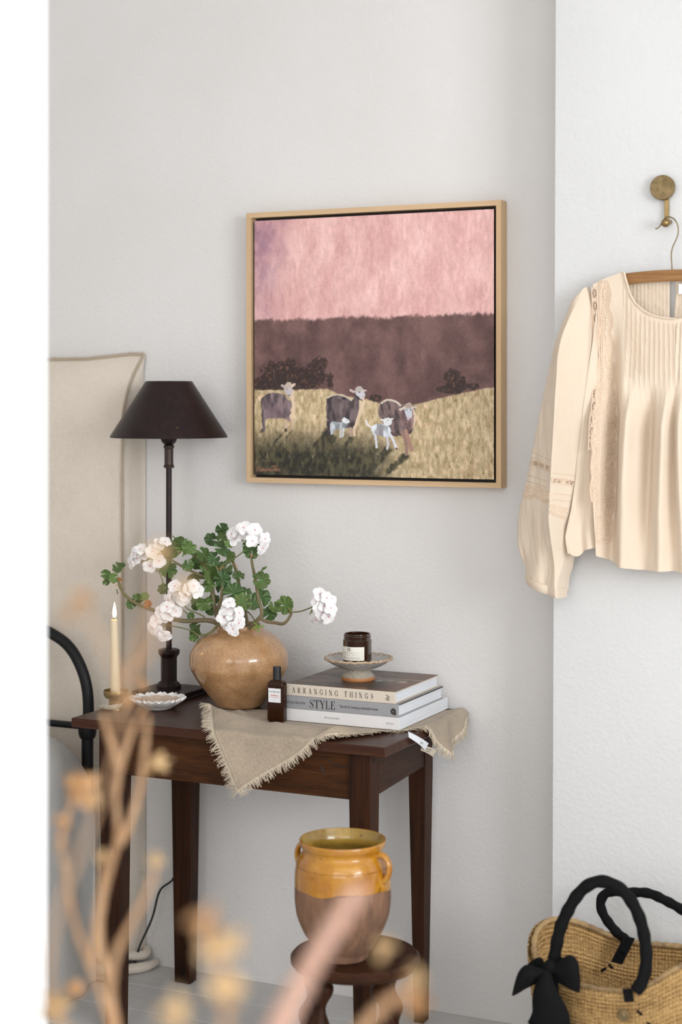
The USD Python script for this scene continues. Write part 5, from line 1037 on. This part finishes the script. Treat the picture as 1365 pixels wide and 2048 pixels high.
def flower_lace(path, width, on, n, name='lace_insert'):
    p = np.array(path, float); t = np.r_[0, np.cumsum(np.hypot(*np.diff(p, axis=0).T))]; L = t[-1]; ms, hs = [], []
    at = lambda q: np.array([np.interp(q, t, p[:, 0]), np.interp(q, t, p[:, 1])])
    for k in range(n):
        c = at((k + .5) * L / n); ax = at((k + .9) * L / n) - at((k + .1) * L / n); ax /= np.hypot(*ax); bx_ = np.array([-ax[1], ax[0]])
        R = np.array([L / n * .40, width * .46])
        ring = [c + ax * R[0] * math.cos(a) + bx_ * R[1] * math.sin(a) for a in np.linspace(0, 2 * np.pi, 18)]
        ms.append(tube(np.array([on(*q, .0018) for q in ring]), .0009, 5, False))
        for a in np.arange(8) * np.pi / 4 + .3:
            q = c + ax * R[0] * math.cos(a) + bx_ * R[1] * math.sin(a); ms.append(tube(np.array([on(*(c * .8 + q * .2), .0018), on(*q, .0018)]), .0007, 4, False))
        for a in np.arange(8) * np.pi / 4 + .3 + np.pi / 8:
            e = [c + (ax * R[0] * math.cos(a + da) + bx_ * R[1] * math.sin(a + da)) * rr for da, rr in ((0, .34), (.30, .62), (.24, .86), (-.24, .86), (-.30, .62))]
            pts = np.array([on(*q, .0011) for q in e]); hs.append((pts, np.array([[0, 1, 2], [0, 2, 3], [0, 3, 4]])))
    for s_ in (-.5, .5):
        ms.append(tube(np.array([on(*(at(q) + s_ * width * np.array([-(at(min(q + 1, L)) - at(max(q - 1, 0)))[1], (at(min(q + 1, L)) - at(max(q - 1, 0)))[0]]) / (np.hypot(*(at(min(q + 1, L)) - at(max(q - 1, 0)))) + 1e-9)), .0014) for q in np.linspace(0, L, 12 * n // 2)]), .0011, 5, False))
    bs.part(name, cat(*ms), 'lace', True); bs.part('lace_opening_shade', cat(*hs), 'lace_gap_shade', False)  # dark patches on the cloth imitate shaded holes in the lace
lace_on = lambda px, py, off=.0016: on_front_panel(px, py, off)
scallop_lace([(1202, 562), (1206, 640), (1208, 760), (1209, 880), (1208, 1000), (1206, 1085)], (1, 0), lace_on, 10, 24, 11)
scallop_lace([(1218, 566), (1212, 640), (1212, 760), (1211, 880), (1210, 1000)], (-1, 0), lace_on, 9, 12, 7)
flower_lace([(1193, 575), (1196, 640), (1199, 730), (1200, 820), (1199, 900)], 11, lace_on, 13)
scallop_lace([(1056, 968), (1095, 970), (1133, 978)], (-.06, 1), on_sleeve, 2, 26, 12)
scallop_lace([(1131, 1004), (1150, 1012), (1163, 1016)], (-.06, 1), on_sleeve, 1, 22, 9)
flower_lace([(1064, 921), (1098, 926), (1133, 934)], 10, on_sleeve, 4)
flower_lace([(1133, 956), (1150, 960), (1166, 966)], 10, on_sleeve, 2)
tk_ = []
for y0, y1 in ((900, 918), (910, 929), (947, 958), (958, 970)):
    tk_.append(tube(np.array([on_sleeve(1072 - (y0 - 900) * .22 + (1134 - 1072) * t, y0 + (y1 - y0) * t, .0006) for t in np.linspace(0, 1, 24)]), .0009, 6))
    tk_.append(tube(np.array([on_sleeve(1134 + 32 * t, y1 + 24 + 8 * t, .0006) for t in np.linspace(0, 1, 16)]), .0009, 6))
bs.part('sleeve_tuck', cat(*tk_), 'tuck_thread', True)
bs.part('flap_edge', tube(np.array([Wfl[i, -1] + [.001, -.001, 0] for i in range(70)]) + np.stack([.0022 * np.sin(np.arange(70) * .62), np.zeros(70), np.zeros(70)], 1), .0013, 6), 'lace', True)

# ================================================================== the straw basket with black handles
BKX = -.895
bk = T('basket', 'woven straw basket bag with black cloth handles on the floor', 'basket', (BKX, -.42, 0))
rp = [aty(*p[:2], p[2]) for p in ((1067, 1905, -.43), (1070, 1868, -.41), (1092, 1843, -.38), (1120, 1838, -.345), (1160, 1846, -.31), (1200, 1862, -.28), (1250, 1880, -.26), (1310, 1888, -.26), (1375, 1893, -.27))]
rp += [np.array([-.76, -.285, .345]), np.array([-.655, -.33, .385]), np.array([-.625, -.40, .375])] + [np.array([-.66, -.50, .36]), aty(1400, 1925, -.545)]
rp += [aty(*p[:2], p[2]) for p in ((1350, 1942, -.56), (1310, 1966, -.565), (1280, 1980, -.563), (1240, 1984, -.56), (1190, 1978, -.55), (1140, 1966, -.53), (1100, 1948, -.50), (1078, 1930, -.465))]
rpc = np.array(rp + [rp[0]]); tq = np.r_[0, np.cumsum(np.linalg.norm(np.diff(rpc, axis=0), axis=1))]; cs = CubicSpline(tq, rpc, bc_type='periodic')
NU, NVb = 260, 90
uu = np.linspace(0, tq[-1], NU, endpoint=False); RIM = cs(uu); cen = np.array([BKX, -.42, 0]); base_ang = np.arctan2((RIM[:, 1] - cen[1]) / .6, RIM[:, 0] - cen[0])
BASE = np.stack([cen[0] + .185 * np.cos(base_ang), cen[1] + .085 * np.sin(base_ang), np.full(NU, .004)], 1)
tv = np.linspace(0, 1, NVb)[:, None, None]
bulge = np.sin(tv * np.pi * .85) * .022
BODY = BASE[None] * (1 - tv) + RIM[None] * tv; dirn = (RIM - cen) * [1, 1, 0]; dirn /= np.linalg.norm(dirn, axis=1, keepdims=True)
BODY = BODY + dirn[None] * bulge
# twined rows: alternate humps
row = np.arange(NVb)[:, None]; hump = .0011 * np.cos(np.pi * row) * 0 + .0012 * np.cos(np.pi * (np.arange(NU)[None] + row))
BODY = BODY + dirn[None] * hump[..., None]
BIN = BODY - dirn[None] * .006
ft = arr((BODY.reshape(-1, 3), grid_faces(NVb, NU, wv=True)))[1]
UVb = np.stack([np.broadcast_to(uu[None] , (NVb, NU)), np.broadcast_to(np.linspace(0, .36, NVb)[:, None], (NVb, NU))], -1).reshape(-1, 2)
bk.part('body', (BODY.reshape(-1, 3), ft), 'straw', True, uv=UVb); bk.part('inside', (BIN.reshape(-1, 3), ft[:, ::-1]), 'straw', True, uv=UVb)
bb = np.vstack([BASE, [cen + [0, 0, .003]]]); kk = np.arange(NU); bk.part('bottom', (bb, np.stack([np.full(NU, NU), (kk + 1) % NU, kk], 1)), 'straw_strand', False)
rimp = np.vstack([RIM, RIM[:1]]) - np.vstack([dirn, dirn[:1]]) * .003
bk.part('rim', tube(rimp, .0060 + .0009 * np.sin(np.arange(NU + 1) * 1.57), 10, False), 'straw_rim', True)
# woven strands seen one by one: raised horizontal twines
tw = []
for k in range(3, NVb - 1, 2):
    q = np.vstack([BODY[k], BODY[k, :1]]) + np.vstack([dirn, dirn[:1]]) * (.0008 + .0009 * np.cos(np.arange(NU + 1) * np.pi / 2.0 + (k // 2 % 2) * np.pi))[:, None]; tw.append(tube(q, .00135, 4, False))
    q = np.vstack([BIN[k], BIN[k, :1]]) - np.vstack([dirn, dirn[:1]]) * (.0008 + .0009 * np.cos(np.arange(NU + 1) * np.pi / 2.0 + (k // 2 % 2) * np.pi))[:, None]; tw.append(tube(q, .00135, 4, False))
bk.part('woven_strands', cat(*tw), 'straw_strand', True, kind='stuff')
YF = -.585
hf = [(1106, 1985, -.548), (1108, 1930, -.560), (1113, 1895, -.560), (1122, 1855, -.555), (1140, 1815, -.55), (1165, 1780, -.545), (1198, 1763, -.54), (1230, 1770, -.535), (1262, 1800, -.535), (1283, 1845, -.54), (1292, 1890, -.548), (1293, 1930, -.558), (1286, 1960, -.568), (1272, 1982, -.575)]
bk.part('handle', tube(spline([aty(*p) for p in hf], 90), .0125 + .0008 * np.sin(np.arange(90) * 1.1), 14), 'ribbon', True)
hbk = [(1245, 1905, -.300), (1252, 1880, -.285), (1238, 1868, -.27), (1222, 1850, -.265), (1206, 1825, -.262), (1203, 1800, -.262), (1214, 1786, -.262), (1235, 1783, -.264), (1262, 1785, -.268), (1295, 1786, -.27), (1330, 1800, -.275), (1365, 1820, -.28), (1395, 1850, -.285), (1412, 1890, -.29)]
bk.part('handle', tube(spline([aty(*p) for p in hbk], 90), .0105 + .0007 * np.sin(np.arange(90) * 1.1), 14), 'ribbon', True)
g = np.array([[aty(1224 + 22 * u + 26 * t, 1922 - 52 * t + 6 * u, -.302 + .0 * t) for u in np.linspace(0, 1, 5)] for t in np.linspace(0, 1, 8)]); g[..., 1] -= .004; bk.part('handle_tab', sheet(g, .003), 'ribbon', 40)
g = np.array([[aty(1246 + 19 * u + 4 * t, 1978 + 26 * t - 1 * u, -.579) for u in np.linspace(0, 1, 5)] for t in np.linspace(0, 1, 6)]); bk.part('handle_tab', sheet(g, .003), 'ribbon', 40)
def stitch(a, b, y): return tube(spline([aty(*a, y), aty((a[0] + b[0]) / 2, (a[1] + b[1]) / 2, y - .003), aty(*b, y)], 6), .0028, 6)
bk.part('stitch', stitch((1204, 1942), (1213, 1936), -.307), 'ribbon'); bk.part('stitch', stitch((1219, 1930), (1226, 1936), -.307), 'ribbon'); bk.part('stitch', stitch((1276, 2022), (1284, 2029), -.590), 'ribbon'); bk.part('stitch', stitch((1296, 2046), (1306, 2053), -.592), 'ribbon')
bk.part('stud', facing(lathe(smooth_profile([(0, 0), (.0125, 0), (.0128, .002), (.011, .0045), (.009, .0048), (.008, .004), (.004, .005), (0, .0055)], 24), 32), aty(1248, 2030, -.588)), 'brass_old', 40)
# ribbon bow tied round the front handle
bo = T('ribbon_bow', 'black ribbon bow tied on the front handle of the straw basket', 'ribbon', aty(1098, 1935, -.58))
def ribbon(rows, y0, th=.0012, bulge_=.0):
    r = np.array([[aty(p[0], p[1], y0 - p[2]) for p in row_] for row_ in rows]); n_, m_ = r.shape[:2]
    q = np.stack([spline(r[:, j], 24) for j in range(m_)], 1); q = np.stack([spline(q[i], 14) for i in range(24)], 0); return sheet(q, th)
bo.part('knot', ico(aty(1100, 1933, -.585), .0125, 3, (1.0, .8, 1.15)), 'ribbon', True)
bo.part('loop', ribbon([[(1098, 1928, .006), (1098, 1935, .012), (1097, 1942, .006)], [(1075, 1935, .012), (1074, 1948, .026), (1070, 1958, .012)], [(1052, 1930, .014), (1044, 1955, .034), (1040, 1985, .014)], [(1036, 1950, .010), (1030, 1968, .020), (1025, 1992, .010)], [(1046, 1940, -.004), (1038, 1965, -.006), (1032, 1988, -.004)], [(1090, 1934, -.004), (1088, 1942, -.006), (1086, 1950, -.004)]], -.575), 'ribbon', True)
bo.part('loop', ribbon([[(1100, 1926, .006), (1100, 1934, .012), (1101, 1942, .006)], [(1125, 1918, .012), (1124, 1940, .026), (1122, 1956, .012)], [(1146, 1911, .012), (1150, 1945, .032), (1152, 1982, .012)], [(1158, 1930, .004), (1161, 1955, .012), (1159, 1986, .004)], [(1140, 1922, -.006), (1142, 1950, -.006), (1140, 1978, -.006)], [(1104, 1932, -.004), (1106, 1940, -.006), (1108, 1948, -.004)]], -.575), 'ribbon', True)
bo.part('tail', ribbon([[(1088, 1938, .008), (1096, 1938, .014), (1104, 1938, .008)], [(1074, 1962, .012), (1090, 1962, .020), (1108, 1964, .012)], [(1066, 1995, .014), (1090, 1995, .026), (1120, 1990, .012)], [(1066, 2025, .014), (1095, 2030, .022), (1136, 2020, .010)], [(1068, 2070, .014), (1100, 2085, .024), (1142, 2070, .010)], [(1072, 2110, .014), (1104, 2120, .022), (1140, 2110, .010)]], -.578), 'ribbon', True)
bo.part('tail', ribbon([[(1092, 1940, .004), (1096, 1942, .006), (1100, 1942, .004)], [(1072, 1985, .006), (1080, 1990, .010), (1092, 1990, .006)], [(1066, 2022, .004), (1074, 2030, .008), (1086, 2030, .004)], [(1056, 2044, .004), (1074, 2056, .008), (1084, 2050, .004)]], -.575), 'ribbon', True)

# ================================================================== dried stems out of focus in the foreground
def dried(label, dist, stems, heads, mat_='dry_stem', r=.0045):
    pts0 = atd(*stems[0][-1][:2], dist); d = T('dried_stem', label, 'dried plant', pts0, 'dried flower stems in the foreground' if False else None)
    for s_ in stems:
        q = spline([atd(p[0], p[1], dist + (p[2] if len(p) > 2 else 0)) for p in s_], 40); d.part('stem', tube(q, np.linspace(r * .5, r, 40) ** 1.0 * (1 + .25 * (np.abs(np.sin(np.arange(40) * .5)) > .96)), 10), mat_, True)
    for x, y, R, m_ in heads:
        c = atd(x, y, dist); R = R * dist / FPX; n = 10; parts_ = []
        parts_.append(ico(c, R * .34, 2, (1, .9, 1.2)))
        for k in range(15):
            e = RS.normal(0, 1, 3); e /= np.linalg.norm(e) / RS.uniform(.7, 1.35); ex, ey, ez = frame(e + [.01, 0, 0], up=(.3, .2, .9), roll=RS.uniform(0, 6))
            g = np.array([[c + e * R * (.35 + .65 * u) + ex * R * .33 * w * math.sin(math.pi * min(u + .15, 1)) + ey * R * .12 * (1 - w * w) for w in (-1, 0, 1)] for u in np.linspace(0, 1, 5)]); parts_.append(sheet(g, R * .06))
        d.part('seed_head', cat(*parts_), m_, True)
dried('forked tan dried stem in front of the table left leg', 1.9, [[(291, 1409), (262, 1470), (243, 1530), (232, 1600), (236, 1660), (226, 1720), (206, 1800), (200, 1850), (214, 1950), (216, 2140)], [(296, 1430), (290, 1500), (280, 1575), (262, 1640), (238, 1690)], [(206, 1425), (216, 1465), (232, 1515), (240, 1540)]],
      [(313, 1522, 26, 'dry_seed'), (262, 1402, 16, 'dry_husk'), (285, 1370, 14, 'dry_husk')], r=.0047)
dried('thin tan dried stem bearing a round orange head beside the bedspread', 1.75, [[(119, 1690), (134, 1760), (146, 1830), (166, 1895), (192, 1960), (212, 2020), (226, 2140)], [(150, 1600), (128, 1650), (122, 1700)], [(208, 1715), (202, 1780), (192, 1850), (186, 1930)]], [(164, 1582, 40, 'dry_husk'), (124, 1640, 18, 'dry_husk'), (190, 1600, 16, 'dry_seed'), (110, 2015, 34, 'dry_seed'), (150, 1975, 22, 'dry_husk'), (205, 1712, 16, 'dry_seed')], r=.0040)
dried('tan dried stem with a narrow bud crossing the table left leg low down', 1.7, [[(313, 1728), (302, 1765), (290, 1795), (272, 1830), (252, 1865), (232, 1910), (222, 1970), (215, 2140)]], [(312, 1722, 19, 'dry_seed')], r=.0050)
dried('short dried stem with a pale yellow cluster near the bottom edge', 1.2, [[(405, 1850), (430, 1900), (447, 1960), (452, 2040), (450, 2140)], [(350, 2030), (356, 2090), (362, 2150)]], [(408, 1842, 36, 'dry_husk'), (446, 1888, 40, 'dry_seed'), (412, 1902, 30, 'dry_seed'), (452, 1972, 40, 'dry_seed'), (350, 2026, 36, 'dry_seed')], r=.0034)
dried('broad pinkish dried stem slanting across the clay pot', 1.25, [[(722, 1772), (690, 1822), (655, 1875), (622, 1930), (590, 1990), (560, 2050), (520, 2140)]], [], 'dry_pink', r=.0105)
dried('yellowish dried stem slanting across the stool', 1.4, [[(842, 1958), (806, 1984), (770, 2010), (735, 2045), (690, 2110)]], [(840, 1956, 26, 'dry_seed'), (768, 1900, 24, 'dry_seed'), (836, 2010, 26, 'dry_husk')], r=.0062)
dried('faint dried sprig blurred over the white flowers at the left', 1.35, [[(318, 1100), (310, 1150), (300, 1220), (262, 1330), (240, 1450)], [(372, 1170), (340, 1230), (300, 1300), (262, 1350)], [(165, 1190), (190, 1260), (232, 1340), (238, 1480), (238, 2140)]], [(318, 1105, 24, 'dry_seed'), (370, 1172, 24, 'dry_seed'), (165, 1195, 22, 'dry_husk'), (140, 1225, 18, 'dry_husk')], r=.0022)
